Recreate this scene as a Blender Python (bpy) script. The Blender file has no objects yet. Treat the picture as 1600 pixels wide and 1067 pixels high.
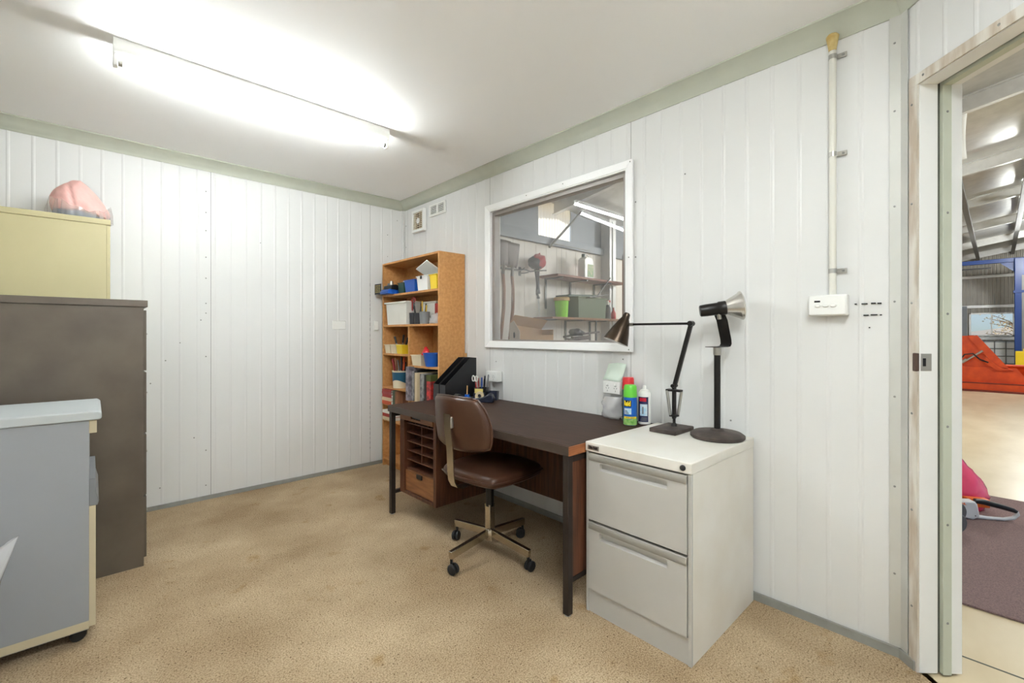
import bpy, bmesh, math, random
from mathutils import Vector, Matrix, noise
random.seed(7)
SC = bpy.context.scene
COL = SC.collection
PI = math.pi
def lin(c):
    c = c / 255.0
    return c / 12.92 if c <= 0.04045 else ((c + 0.055) / 1.055) ** 2.4
def rgb(r, g, b): return (lin(r), lin(g), lin(b), 1.0)

# ------------------------------------------------------------------ camera
EYE = 1.18
cam_d = bpy.data.cameras.new('camera')
cam = bpy.data.objects.new('camera', cam_d); COL.objects.link(cam)
cam.location = (0, 0, EYE)
YAW = math.radians(42.9)
cam.rotation_euler = (PI / 2, 0, -YAW)
cam_d.sensor_width = 36.0
cam_d.lens = 36.0 * 704 / 1600
cam_d.shift_y = -11.5 / 1600
cam_d.clip_start = 0.02
SC.camera = cam
# ------------------------------------------------------------------ world, sun, exposure
w = bpy.data.worlds.new('sky'); SC.world = w; w.use_nodes = True
nt = w.node_tree; nt.nodes.clear()
wo = nt.nodes.new('ShaderNodeOutputWorld'); bg = nt.nodes.new('ShaderNodeBackground')
sky = nt.nodes.new('ShaderNodeTexSky'); sky.sky_type = 'HOSEK_WILKIE'
sky.sun_direction = Vector((-0.3, 0.7, 0.65)).normalized(); sky.turbidity = 3.0; sky.ground_albedo = 0.4
bg.inputs['Strength'].default_value = 1.7
nt.links.new(sky.outputs['Color'], bg.inputs['Color']); nt.links.new(bg.outputs['Background'], wo.inputs['Surface'])
sd = bpy.data.lights.new('sun', 'SUN'); sd.energy = 4.0; sd.angle = 0.02; sd.color = (1, 0.95, 0.86)
sun = bpy.data.objects.new('sun', sd); COL.objects.link(sun); sun.location = (6, 14, 14)
sun.rotation_euler = Vector((0.3, -0.7, -0.65)).to_track_quat('-Z', 'Y').to_euler()
SC.view_settings.view_transform = 'Standard'
SC.view_settings.look = 'None'
SC.view_settings.gamma = 1.0
SC.view_settings.use_curve_mapping = False
SC.view_settings.exposure = 1.03
TUBE = 68.0            # radiance of the office fluorescent tubes

# ------------------------------------------------------------------ materials
MATS = {}
def mat(name, col, rough=0.5, metal=0.0, var=0.0, vscale=6.0, col2=None, bump=0.0, bscale=60.0, coat=0.0,
        stretch=None, spec=0.5, emit=None, estr=0.0, alpha=1.0, detail=4.0, trans=0.0, ior=1.45):
    if name in MATS: return MATS[name]
    m = bpy.data.materials.new(name); m.use_nodes = True
    N = m.node_tree.nodes; L = m.node_tree.links
    p = N['Principled BSDF']
    p.inputs['Base Color'].default_value = col
    p.inputs['Roughness'].default_value = rough
    p.inputs['Metallic'].default_value = metal
    p.inputs['Specular IOR Level'].default_value = spec
    p.inputs['Coat Weight'].default_value = coat
    p.inputs['Alpha'].default_value = alpha
    p.inputs['Transmission Weight'].default_value = trans
    p.inputs['IOR'].default_value = ior
    if emit:
        p.inputs['Emission Color'].default_value = emit; p.inputs['Emission Strength'].default_value = estr
    if var or col2 or bump:
        tc = N.new('ShaderNodeTexCoord'); mp = N.new('ShaderNodeMapping'); L.new(tc.outputs['Object'], mp.inputs['Vector'])
        if stretch: mp.inputs['Scale'].default_value = stretch
        if var or col2:
            n = N.new('ShaderNodeTexNoise'); n.inputs['Scale'].default_value = vscale; n.inputs['Detail'].default_value = detail
            L.new(mp.outputs['Vector'], n.inputs['Vector'])
            r = N.new('ShaderNodeValToRGB'); L.new(n.outputs['Fac'], r.inputs['Fac'])
            c2 = col2 if col2 else tuple(max(0, c * (1 - var)) for c in col[:3]) + (1,)
            r.color_ramp.elements[0].position = 0.36; r.color_ramp.elements[1].position = 0.64
            r.color_ramp.elements[0].color = c2; r.color_ramp.elements[1].color = col
            L.new(r.outputs['Color'], p.inputs['Base Color'])
        if bump:
            b = N.new('ShaderNodeTexNoise'); b.inputs['Scale'].default_value = bscale; b.inputs['Detail'].default_value = 3
            L.new(mp.outputs['Vector'], b.inputs['Vector'])
            bn = N.new('ShaderNodeBump'); bn.inputs['Strength'].default_value = bump; bn.inputs['Distance'].default_value = 0.01
            L.new(b.outputs['Fac'], bn.inputs['Height']); L.new(bn.outputs['Normal'], p.inputs['Normal'])
    MATS[name] = m
    return m
def film(name, tint, opacity=0.2, rough=0.15, gloss=0.25, through=0.5):
    """thin clear plastic or glass sheet: see-through, a little milky, shiny by its real Fresnel"""
    m = bpy.data.materials.new(name); m.use_nodes = True
    N = m.node_tree.nodes; L = m.node_tree.links; N.clear()
    o = N.new('ShaderNodeOutputMaterial'); t = N.new('ShaderNodeBsdfTransparent'); d = N.new('ShaderNodeBsdfDiffuse')
    tl = N.new('ShaderNodeBsdfTranslucent'); add = N.new('ShaderNodeMixShader'); add.inputs[0].default_value = through
    d.inputs['Color'].default_value = tint; tl.inputs['Color'].default_value = tint
    L.new(d.outputs[0], add.inputs[1]); L.new(tl.outputs[0], add.inputs[2])
    g = N.new('ShaderNodeBsdfGlossy'); g.inputs['Roughness'].default_value = rough
    m1 = N.new('ShaderNodeMixShader'); m1.inputs[0].default_value = opacity
    L.new(t.outputs[0], m1.inputs[1]); L.new(add.outputs[0], m1.inputs[2])
    f = N.new('ShaderNodeFresnel'); ge = N.new('ShaderNodeNewGeometry'); io = N.new('ShaderNodeMapRange')
    io.inputs['To Min'].default_value = 1.5; io.inputs['To Max'].default_value = 1 / 1.5      # same sheet from either side
    L.new(ge.outputs['Backfacing'], io.inputs['Value']); L.new(io.outputs['Result'], f.inputs['IOR'])
    mu = N.new('ShaderNodeMath'); mu.operation = 'MULTIPLY'; mu.inputs[1].default_value = gloss
    L.new(f.outputs[0], mu.inputs[0])
    m2 = N.new('ShaderNodeMixShader'); L.new(mu.outputs[0], m2.inputs[0])
    L.new(m1.outputs[0], m2.inputs[1]); L.new(g.outputs[0], m2.inputs[2]); L.new(m2.outputs[0], o.inputs['Surface'])
    MATS[name] = m
    return m
def carpet_mat():
    m = bpy.data.materials.new('carpet'); m.use_nodes = True
    N = m.node_tree.nodes; L = m.node_tree.links; p = N['Principled BSDF']
    p.inputs['Roughness'].default_value = 0.95; p.inputs['Specular IOR Level'].default_value = 0.1
    tc = N.new('ShaderNodeTexCoord')
    def noise_(s, d=4):
        n = N.new('ShaderNodeTexNoise'); n.inputs['Scale'].default_value = s; n.inputs['Detail'].default_value = d
        L.new(tc.outputs['Object'], n.inputs['Vector']); return n
    def ramp(src, p0, c0, p1, c1):
        r = N.new('ShaderNodeValToRGB'); e = r.color_ramp.elements
        e[0].position = p0; e[0].color = c0; e[1].position = p1; e[1].color = c1
        L.new(src.outputs['Fac'], r.inputs['Fac']); return r
    def mul(a, b):
        x = N.new('ShaderNodeMix'); x.data_type = 'RGBA'; x.blend_type = 'MULTIPLY'; x.inputs[0].default_value = 1
        L.new(a, x.inputs[6]); L.new(b, x.inputs[7]); return x.outputs[2]
    big = ramp(noise_(1.9, 7), 0.34, rgb(168, 145, 115), 0.66, rgb(205, 184, 153))
    fine = ramp(noise_(185, 2), 0.36, (0.56, 0.52, 0.46, 1), 0.60, (1, 1, 1, 1))
    speck = ramp(noise_(105, 2), 0.29, (0.34, 0.28, 0.22, 1), 0.37, (1, 1, 1, 1))
    stain = ramp(noise_(5.5, 3), 0.27, (0.80, 0.72, 0.58, 1), 0.36, (1, 1, 1, 1))
    c = mul(mul(mul(big.outputs[0], fine.outputs[0]), speck.outputs[0]), stain.outputs[0])
    L.new(c, p.inputs['Base Color'])
    bn = N.new('ShaderNodeBump'); bn.inputs['Strength'].default_value = 0.7; bn.inputs['Distance'].default_value = 0.006
    L.new(noise_(160, 3).outputs['Fac'], bn.inputs['Height']); L.new(bn.outputs['Normal'], p.inputs['Normal'])
    MATS['carpet'] = m
carpet_mat()
M = MATS
mat('wall_steel', rgb(229, 229, 227), 0.38, var=0.03, vscale=1.3, bump=0.05, bscale=2.5)
mat('wall_seam', rgb(128, 128, 124), 0.6, var=.2)
mat('ceiling', rgb(252, 252, 251), 0.6, var=0.015, vscale=2)
mat('cornice', rgb(190, 193, 178), 0.5, var=0.06, vscale=8)
mat('skirting', rgb(150, 150, 144), 0.5, var=0.15, vscale=12)
mat('flashing', rgb(212, 212, 206), 0.35, metal=0.25, var=0.08, vscale=4)
mat('door_white', rgb(248, 248, 245), 0.4, var=0.02, vscale=9)
mat('door_dirty', rgb(226, 222, 212), 0.45, col2=rgb(190, 176, 158), vscale=5, stretch=(6, 6, 1))
mat('door_green', rgb(206, 210, 192), 0.5, var=0.06)
mat('dark_gap', rgb(92, 94, 84), 0.8, var=.1)
mat('brown_metal', rgb(92, 72, 62), 0.4, metal=.3, var=.1)
mat('frame_white', rgb(251, 251, 250), 0.35, var=0.01)
mat('frame_bronze', rgb(150, 143, 138), 0.4, metal=0.3, var=.08)
mat('plastic_white', rgb(242, 242, 238), 0.35, var=0.01)
mat('plastic_cream', rgb(228, 214, 184), 0.45, var=0.03)
mat('plastic_yellow', rgb(238, 206, 50), 0.4, var=.03)
mat('plastic_blue', rgb(28, 86, 176), 0.35, var=.05)
mat('plastic_green', rgb(40, 72, 62), 0.4, var=.08)
mat('plastic_grey', rgb(128, 130, 132), 0.4, var=.06)
mat('plastic_dark', rgb(46, 46, 50), 0.4, var=.1)
mat('black', rgb(24, 24, 27), 0.35, var=.1)
mat('black_matte', rgb(20, 20, 22), 0.7, var=.1)
mat('navy', rgb(38, 42, 58), 0.32, var=.1)
mat('rubber', rgb(30, 30, 32), 0.55, var=.1)
mat('red', rgb(196, 30, 38), 0.35, var=.06)
mat('red_dull', rgb(158, 50, 44), 0.6, var=.12)
mat('orange_red', rgb(204, 84, 44), 0.6, var=.12)
mat('chipboard', rgb(204, 150, 92), 0.55, col2=rgb(188, 132, 76), vscale=46, bump=.03, bscale=150)
mat('desk_dark', rgb(62, 43, 35), 0.55, spec=.22, col2=rgb(50, 35, 28), vscale=7, stretch=(6, 1, 6), bump=.02, bscale=160)
mat('desk_edge', rgb(66, 54, 46), 0.45, var=.12, vscale=20)
mat('walnut', rgb(98, 60, 40), 0.45, col2=rgb(64, 38, 26), vscale=9, stretch=(7, 7, 0.5))
mat('teak_edge', rgb(152, 94, 56), 0.45, col2=rgb(126, 74, 42), vscale=10, stretch=(1, 8, 8))
mat('drawer_wood', rgb(142, 94, 58), 0.42, col2=rgb(116, 74, 44), vscale=8, stretch=(6, .8, 6))
mat('leg_steel', rgb(42, 34, 30), 0.45, metal=.2, var=.2, vscale=14)
mat('vinyl', rgb(72, 46, 32), 0.32, var=.12, vscale=9, bump=.03, bscale=220)
mat('chrome', rgb(205, 196, 180), 0.24, metal=1, var=.1, vscale=10)
mat('cab_grey', rgb(190, 188, 183), 0.36, var=.03, vscale=5)
mat('cab_white', rgb(231, 228, 220), 0.34, col2=rgb(224, 219, 208), vscale=4)
mat('cab_strip', rgb(156, 153, 145), 0.4, var=.06)
mat('cab_brown', rgb(98, 88, 76), 0.4, col2=rgb(86, 76, 66), vscale=5, bump=.02, bscale=40)
mat('cab_cream', rgb(194, 184, 142), 0.36, var=.04, vscale=3)
mat('ped_grey', rgb(154, 157, 161), 0.45, var=.02, vscale=6)
mat('ped_top', rgb(190, 195, 196), 0.4, var=.02)
mat('ped_cream', rgb(200, 188, 158), 0.45, var=.04)
mat('lamp_brown', rgb(68, 56, 45), 0.26, metal=.75, var=.2, vscale=14)
mat('lamp_inner', rgb(226, 222, 214), 0.3, metal=.6, var=.05)
mat('lamp_black', rgb(30, 27, 25), 0.36, metal=.3, var=.3, vscale=60)
mat('cast_iron', rgb(84, 74, 68), 0.6, metal=.25, col2=rgb(58, 50, 46), vscale=16, bump=.08, bscale=70)
mat('steel', rgb(186, 184, 178), 0.3, metal=.9, var=.1)
mat('bulb', rgb(206, 203, 196), 0.22, metal=.75, var=.08)
mat('bulb_face', rgb(226, 224, 218), 0.25, var=.06)
mat('conduit', rgb(226, 224, 214), 0.45, var=.04)
mat('stain', rgb(206, 184, 126), 0.8, col2=rgb(186, 156, 92), vscale=40)
mat('scuff', rgb(44, 44, 44), 0.8, var=.2)
mat('rivet', rgb(150, 150, 146), 0.4, metal=.6, var=.1)
mat('paper', rgb(232, 230, 222), 0.8, var=.03)
mat('paper_green', rgb(214, 228, 214), 0.8, var=.04)
mat('note_yellow', rgb(226, 206, 124), 0.8, var=.03)
mat('pink', rgb(244, 192, 184), 0.6, var=.08, vscale=14, bump=.15, bscale=26)
mat('greyblue', rgb(126, 140, 156), 0.6, var=.12)
mat('wood_light', rgb(196, 150, 96), 0.6, var=.1, stretch=(8, 8, 1))
mat('wood_handle', rgb(150, 104, 76), 0.6, col2=rgb(120, 80, 58), vscale=10, stretch=(5, 5, .6))
mat('cardboard', rgb(196, 158, 116), 0.8, var=.08, vscale=12)
mat('card_white', rgb(222, 208, 190), 0.8, var=.04)
film('clear_film', (0.9, 0.9, 0.9, 1), 0.28, 0.12, 0.9)
film('clear_bag', (0.95, 0.95, 0.96, 1), 0.6, 0.14, 1.0)
film('soft_bag', (0.95, 0.95, 0.96, 1), 0.42, 0.12, 1.0)
film('glass', (0.9, 0.91, 0.93, 1), 0.07, 0.0, 1.0)
film('pink_film', rgb(255, 104, 150), 0.92, 0.2, 1.0, 0.35)
film('skylight', (0.95, 0.96, 0.97, 1), 0.97, 0.4, 0.3, 0.92)
m = mat('tube', (1, 1, 1, 1), .4, var=.001, emit=(0.93, 0.985, 1.0, 1), estr=TUBE)

# ------------------------------------------------------------------ mesh builder
class MB:
    def __init__(s): s.v = []; s.f = []; s.mi = []; s.cur = 0
    def add(s, vs, fs):
        o = len(s.v); s.v += [tuple(v) for v in vs]
        for f in fs: s.f.append(tuple(i + o for i in f)); s.mi.append(s.cur)
        return s
    def box(s, x0, x1, y0, y1, z0, z1, mtx=None):
        vs = [Vector((x, y, z)) for z in (z0, z1) for y in (y0, y1) for x in (x0, x1)]
        if mtx is not None: vs = [mtx @ v for v in vs]
        return s.add(vs, [(0, 2, 3, 1), (4, 5, 7, 6), (0, 1, 5, 4), (2, 6, 7, 3), (0, 4, 6, 2), (1, 3, 7, 5)])
    def prism(s, poly, a0, a1, axis='y', mtx=None):
        """poly: 2-D outline; extruded along axis. axis y: (x,z); axis x: (y,z); axis z: (x,y)"""
        def P(q, a):
            return Vector((q[0], a, q[1])) if axis == 'y' else Vector((a, q[0], q[1])) if axis == 'x' else Vector((q[0], q[1], a))
        n = len(poly); vs = [P(q, a0) for q in poly] + [P(q, a1) for q in poly]
        if mtx is not None: vs = [mtx @ v for v in vs]
        fs = [tuple(range(n)), tuple(range(2 * n - 1, n - 1, -1))] + [(i, i + n, (i + 1) % n + n, (i + 1) % n) for i in range(n)]
        return s.add(vs, fs)
    def tube(s, pts, r, n=10, caps=True):
        pts = [Vector(p) for p in pts]; rs = r if isinstance(r, (list, tuple)) else [r] * len(pts)
        rings = []; up = None
        for i, p in enumerate(pts):
            d = (pts[min(i + 1, len(pts) - 1)] - pts[max(i - 1, 0)])
            d = d.normalized() if d.length > 1e-9 else Vector((0, 0, 1))
            if up is None:
                up = Vector((0, 0, 1)) if abs(d.z) < 0.9 else Vector((1, 0, 0))
            a = d.cross(up); a = a.normalized() if a.length > 1e-6 else d.orthogonal().normalized()
            b = a.cross(d).normalized(); up = b
            rings.append([p + (a * math.cos(2 * PI * k / n) + b * math.sin(2 * PI * k / n)) * rs[i] for k in range(n)])
        vs = [v for ring in rings for v in ring]; fs = []
        for i in range(len(pts) - 1):
            for k in range(n):
                fs.append((i * n + k, i * n + (k + 1) % n, (i + 1) * n + (k + 1) % n, (i + 1) * n + k))
        if caps: fs += [tuple(range(n - 1, -1, -1)), tuple(range((len(pts) - 1) * n, len(pts) * n))]
        return s.add(vs, fs)
    def cyl(s, p0, p1, r0, r1=None, n=20): return s.tube([p0, p1], [r0, r0 if r1 is None else r1], n)
    def lathe(s, prof, n=24, mtx=None, close=False):
        """prof: list of (r, z) revolved about z"""
        vs = []; fs = []; m = len(prof)
        for k in range(n):
            a = 2 * PI * k / n
            for (r, z) in prof:
                v = Vector((r * math.cos(a), r * math.sin(a), z)); vs.append(mtx @ v if mtx is not None else v)
        for k in range(n):
            k2 = (k + 1) % n
            for i in range(m - 1): fs.append((k * m + i, k2 * m + i, k2 * m + i + 1, k * m + i + 1))
            if close: fs.append((k * m + m - 1, k2 * m + m - 1, k2 * m, k * m))
        if not close:
            if prof[0][0] > 1e-6: fs.append(tuple(k * m for k in range(n - 1, -1, -1)))
            if prof[-1][0] > 1e-6: fs.append(tuple(k * m + m - 1 for k in range(n)))
        return s.add(vs, fs)
    def strip(s, pts, wvec, t):
        """flat bar: centre line pts, width vector wvec (full width), thickness t across"""
        pts = [Vector(p) for p in pts]; wv = Vector(wvec); vs = []
        for i, p in enumerate(pts):
            d = (pts[min(i + 1, len(pts) - 1)] - pts[max(i - 1, 0)]).normalized()
            nn = d.cross(wv.normalized()).normalized()
            for a, b in ((-.5, -.5), (.5, -.5), (.5, .5), (-.5, .5)): vs.append(p + wv * a + nn * (b * t))
        fs = []
        for i in range(len(pts) - 1):
            for k in range(4): fs.append((i * 4 + k, i * 4 + (k + 1) % 4, i * 4 + 4 + (k + 1) % 4, i * 4 + 4 + k))
        e = (len(pts) - 1) * 4
        fs += [(3, 2, 1, 0), (e, e + 1, e + 2, e + 3)]
        return s.add(vs, fs)
    def tub(s, w, d, h, taper=0.9, t=0.003, rim=0.006, z=0.0):
        """open rectangular tub, origin at base centre; w along x, d along y"""
        def ring(k, zz): return [(-w / 2 * k, -d / 2 * k, zz), (w / 2 * k, -d / 2 * k, zz), (w / 2 * k, d / 2 * k, zz), (-w / 2 * k, d / 2 * k, zz)]
        def off(r_, o): return [(x + (o if x > 0 else -o), y + (o if y > 0 else -o), zz) for x, y, zz in r_]
        R = [ring(taper, z), ring(1, z + h - rim), off(ring(1, z + h - rim), rim), off(ring(1, z + h), rim), off(ring(1, z + h), -t), off(ring(taper, z + t), -t)]
        vs = [v for r_ in R for v in r_]; fs = [(3, 2, 1, 0)]
        for i in range(5):
            for k in range(4): fs.append((i * 4 + k, i * 4 + (k + 1) % 4, i * 4 + 4 + (k + 1) % 4, i * 4 + 4 + k))
        fs.append((20, 21, 22, 23))
        return s.add(vs, fs)
    def build(s, name, mats, parent=None, bevel=0.0, seg=2, smooth=True, sub=0, angle=35):
        me = bpy.data.meshes.new(name); me.from_pydata(s.v, [], s.f)
        ml = mats if isinstance(mats, (list, tuple)) else [mats]
        for q in ml: me.materials.append(M[q] if isinstance(q, str) else q)
        if len(ml) > 1: me.polygons.foreach_set('material_index', s.mi)
        b = bmesh.new(); b.from_mesh(me); bmesh.ops.recalc_face_normals(b, faces=b.faces); b.to_mesh(me); b.free()
        if smooth:
            me.polygons.foreach_set('use_smooth', [True] * len(me.polygons)); me.set_sharp_from_angle(angle=math.radians(angle))
        o = bpy.data.objects.new(name, me); COL.objects.link(o)
        if parent is not None: o.parent = parent
        if bevel:
            bv = o.modifiers.new('bevel', 'BEVEL'); bv.width = bevel; bv.segments = seg; bv.limit_method = 'ANGLE'; bv.angle_limit = math.radians(40)
        if sub:
            sm = o.modifiers.new('sub', 'SUBSURF'); sm.levels = sub; sm.render_levels = sub
        return o
def B(x0, x1, y0, y1, z0, z1, mtx=None): return MB().box(x0, x1, y0, y1, z0, z1, mtx)
def tag(o, label, cat=None, group=None, kind=None):
    o['label'] = label
    if cat: o['category'] = cat
    if group: o['group'] = group
    if kind: o['kind'] = kind
    return o
def thing(name, label, cat, loc=(0, 0, 0), rotz=0.0, group=None, kind=None):
    o = bpy.data.objects.new(name, None); COL.objects.link(o); o.empty_display_size = .05
    o.location = loc; o.rotation_euler = (0, 0, rotz)
    return tag(o, label, cat, group, kind)
def struct(o, label, cat): return tag(o, label, cat, None, 'structure')
def axes(o, x, y, z):
    m4 = Matrix.Identity(4)
    for i, a in enumerate((x, y, z)):
        a = Vector(a)
        for k in range(3): m4[k][i] = a[k]
    for k in range(3): m4[k][3] = o[k]
    return m4
def zaxis(o, d):
    q = Vector(d).to_track_quat('Z', 'Y').to_matrix().to_4x4(); q.translation = Vector(o); return q
def text_mb(s_, size, ext=0.0006, mtx=None, bend=None, xs=1.0, bold=0.0):
    cu = bpy.data.curves.new('t', 'FONT'); cu.body = s_; cu.size = size; cu.extrude = ext; cu.align_x = 'CENTER'; cu.align_y = 'CENTER'
    cu.resolution_u = 2; cu.offset = bold
    ob = bpy.data.objects.new('t', cu); COL.objects.link(ob)
    dg = bpy.context.evaluated_depsgraph_get(); me = bpy.data.meshes.new_from_object(ob.evaluated_get(dg))
    b = MB(); vs = []
    for v in me.vertices:
        p = Vector((v.co.x * xs, v.co.y, v.co.z))
        if bend: p = bend(p)
        elif mtx is not None: p = mtx @ p
        vs.append(p)
    b.add(vs, [tuple(p.vertices) for p in me.polygons])
    bpy.data.objects.remove(ob); bpy.data.curves.remove(cu); bpy.data.meshes.remove(me)
    return b
def sheet(prof, z0, z1, O, U, Nn, holes=()):
    """a profiled sheet: prof = [(u, offset)] along U, offset along Nn; rectangular holes (u0,u1,z0,z1)"""
    O = Vector(O); U = Vector(U); Nn = Vector(Nn)
    cuts = sorted({h for ho in holes for h in ho[:2] if prof[0][0] < h < prof[-1][0]})
    pr = list(prof)
    for c in cuts:
        for i in range(len(pr) - 1):
            if pr[i][0] < c < pr[i + 1][0]:
                k = (c - pr[i][0]) / (pr[i + 1][0] - pr[i][0]); pr.insert(i + 1, (c, pr[i][1] + k * (pr[i + 1][1] - pr[i][1]))); break
    b = MB(); zt = z1 if callable(z1) else (lambda u: z1)
    for i in range(len(pr) - 1):
        (u0, a0), (u1, a1) = pr[i], pr[i + 1]; um = (u0 + u1) / 2; spans = None
        for h in holes:
            if h[0] <= um <= h[1]: spans = [(z0, h[2]), (h[3], None)]
        for (p, q) in (spans or [(z0, None)]):
            A = O + U * u0 + Nn * a0; C = O + U * u1 + Nn * a1; Z = Vector((0, 0, 1))
            b.add([A + Z * p, C + Z * p, C + Z * (zt(u1) if q is None else q), A + Z * (zt(u0) if q is None else q)], [(0, 1, 2, 3)])
    return b
def ribs(u0, u1, first, pitch, wtop=0.006, wbot=0.018, h=0.0022):
    pr = [(u0, 0.0)]; c = first
    while c < u1 - wbot:
        if c - wbot / 2 > u0 + .004:
            pr += [(c - wbot / 2, 0), (c - wtop / 2, h), (c + wtop / 2, h), (c + wbot / 2, 0)]
        c += pitch
    pr.append((u1, 0.0)); return pr
# ================================================================== THE ROOM
WX, WY, CH = 2.165, 3.85, 2.42        # window wall, back wall, ceiling height
LX, FY = -1.0, -1.35                  # unseen left wall and wall behind the camera
CY = 0.236                            # where the window wall bends into the door wall
S2 = math.sqrt(.5)
DU = Vector((-S2, -S2, 0)); DN = Vector((-S2, S2, 0)); DP = Vector((WX, CY, 0))   # door wall: along, into the room, corner
DLEN = (CY - FY) / S2
DEND = DP + DU * DLEN
fl = MB().add([(LX, FY, 0), (DEND.x, FY, 0), (WX, CY, 0), (WX, WY, 0), (LX, WY, 0), (LX, FY, -.1), (DEND.x, FY, -.1), (WX, CY, -.1), (WX, WY, -.1), (LX, WY, -.1)],
              [(0, 1, 2, 3, 4), (9, 8, 7, 6, 5), (0, 5, 6, 1), (1, 6, 7, 2), (2, 7, 8, 3), (3, 8, 9, 4), (4, 9, 5, 0)])
struct(fl.build('floor', 'carpet', smooth=False), 'worn beige speckled carpet floor of the office', 'floor')
ce = MB().prism([(LX - .1, FY - .1), (DEND.x + .1, FY - .1), (WX + .12, CY - .05), (WX + .12, WY + .1), (LX - .1, WY + .1)], CH, CH + .08, 'z')
struct(ce.build('ceiling', 'ceiling', smooth=False), 'smooth white ceiling of the office', 'ceiling')

def panel_wall(name, label, O, U, Nn, L, seams, first, pitch, holes=(), thick=.09, rivets=(), top=CH):
    root = thing(name, label, 'wall', kind='structure')
    O = Vector(O); U = Vector(U); Nn = Vector(Nn)
    mt = axes(O, U, -Nn, (0, 0, 1))
    core = MB(); cut = sorted({0.0, L} | {h for ho in holes for h in ho[:2]})
    for a, b_ in zip(cut[:-1], cut[1:]):
        hs = [h for h in holes if h[0] <= (a + b_) / 2 <= h[1]]
        if hs:
            h = hs[0]
            if h[2] > 0.001: core.box(a, b_, .003, thick, 0, h[2], mt)
            core.box(a, b_, .003, thick, h[3], top, mt)
        else: core.box(a, b_, .003, thick, 0, top, mt)
    core.build('wall_core', 'wall_seam', root, smooth=False)
    e = [0.0] + list(seams) + [L]
    for a, b_ in zip(e[:-1], e[1:]):
        f0 = first + math.ceil((a - first) / pitch) * pitch
        hh = [(max(h[0], a), min(h[1], b_), h[2], h[3]) for h in holes if h[0] < b_ and h[1] > a]
        pr = ribs(a + .0012, b_ - .0012, f0 if f0 > a + .02 else f0 + pitch, pitch)
        sheet(pr, 0, top, O, U, Nn, hh).build('wall_panel', 'wall_steel', root, angle=20)
    if rivets:
        rb = MB()
        for (u, z) in rivets:
            rb.lathe([(.0045, 0), (.0038, .0022), (0.0001, .003)], 8, zaxis(O + U * u + Vector((0, 0, z)), Nn))
        rb.build('rivet_row', 'rivet', root)['kind'] = 'stuff'
    return root
WIN = (1.392, 2.565, 1.125, 2.091)      # clear opening of the window in the wall: Y0, Y1, z0, z1
rv = [(.59, z) for z in (.1, .35, 1.02, 1.33, 1.4, 1.58, 1.73, 1.92, 2.05, 2.2)] + [(.56, 1.28), (.52, .45), (.44, 1.12), (.36, 1.0), (.28, .85), (.33, .14)]
panel_wall('wall_back', 'white ribbed steel panel wall behind the cabinets and the bookcase', (LX, WY, 0), (1, 0, 0), (0, -1, 0), WX - LX,
           [.42, 1.62, 2.83], .042, .1, rivets=[(u + 1.0, z) for u, z in rv] + [(3.0, 2.1), (3.0, 1.9), (3.1, 2.25), (1.94, 1.88)])
wr = panel_wall('wall_right', 'white ribbed steel panel wall with the inside window', (WX, CY, 0), (0, 1, 0), (-1, 0, 0), WY - CY,
           [1.369 - CY, 2.570 - CY, 3.77 - CY], .550 - CY - .4, .1033, holes=[(WIN[0] - CY, WIN[1] - CY, WIN[2], WIN[3])],
           rivets=[(1.06 - CY, 1.98), (1.34 - CY, 1.9), (1.34 - CY, 1.6), (1.42 - CY, 1.04), (.84 - CY, .78), (2.5 - CY, .98), (3.8 - CY, 2.2), (3.8 - CY, 2.0)])
panel_wall('wall_left', 'white ribbed steel panel wall on the near left', (LX, WY, 0), (0, -1, 0), (1, 0, 0), WY - FY, [1.2, 2.4, 3.6, 4.8], .05, .1)
panel_wall('wall_front', 'white ribbed steel panel wall behind the viewer', (DEND.x, FY, 0), (-1, 0, 0), (0, 1, 0), DEND.x - LX, [1.2], .05, .1)
DS0, DS1, DH = 0.072, 0.900, 2.055      # door opening along the door wall
panel_wall('wall_door', 'white ribbed steel panel wall set diagonally with the doorway', DP, DU, DN, DLEN, [1.24], .17, .1033,
           holes=[(DS0, DS1, 0, DH)], thick=.134)
# corner flashings
cf = thing('trim_1', 'pale folded steel flashing up the bend between window wall and door wall', 'trim', kind='structure')
B(WX - .0065, WX - .004, CY - .002, CY + .035, 0, CH - .07).build('flashing_leaf', 'flashing', cf)
B(0, .032, -.0065, -.004, 0, CH - .07, axes(DP, DU, -DN, (0, 0, 1))).build('flashing_leaf', 'flashing', cf)
rb = MB()
for z in (.3, .62, .95, 1.3, 1.65, 2.0, 2.25):
    rb.lathe([(.004, 0), (.003, .002), (.0001, .0026)], 8, zaxis((WX - .0065, CY + .02, z), (-1, 0, 0)))
rb.build('flashing_screws', 'rivet', cf)['kind'] = 'stuff'
cb = thing('trim_2', 'white folded flashing strip in the back corner beside the bookcase', 'trim', kind='structure')
B(WX - .03, WX - .001, WY - .0075, WY - .005, 0, CH - .07).build('flashing_leaf', 'wall_steel', cb)
B(WX - .0075, WX - .005, WY - .03, WY - .001, 0, CH - .07).build('flashing_leaf', 'wall_steel', cb)
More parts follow.
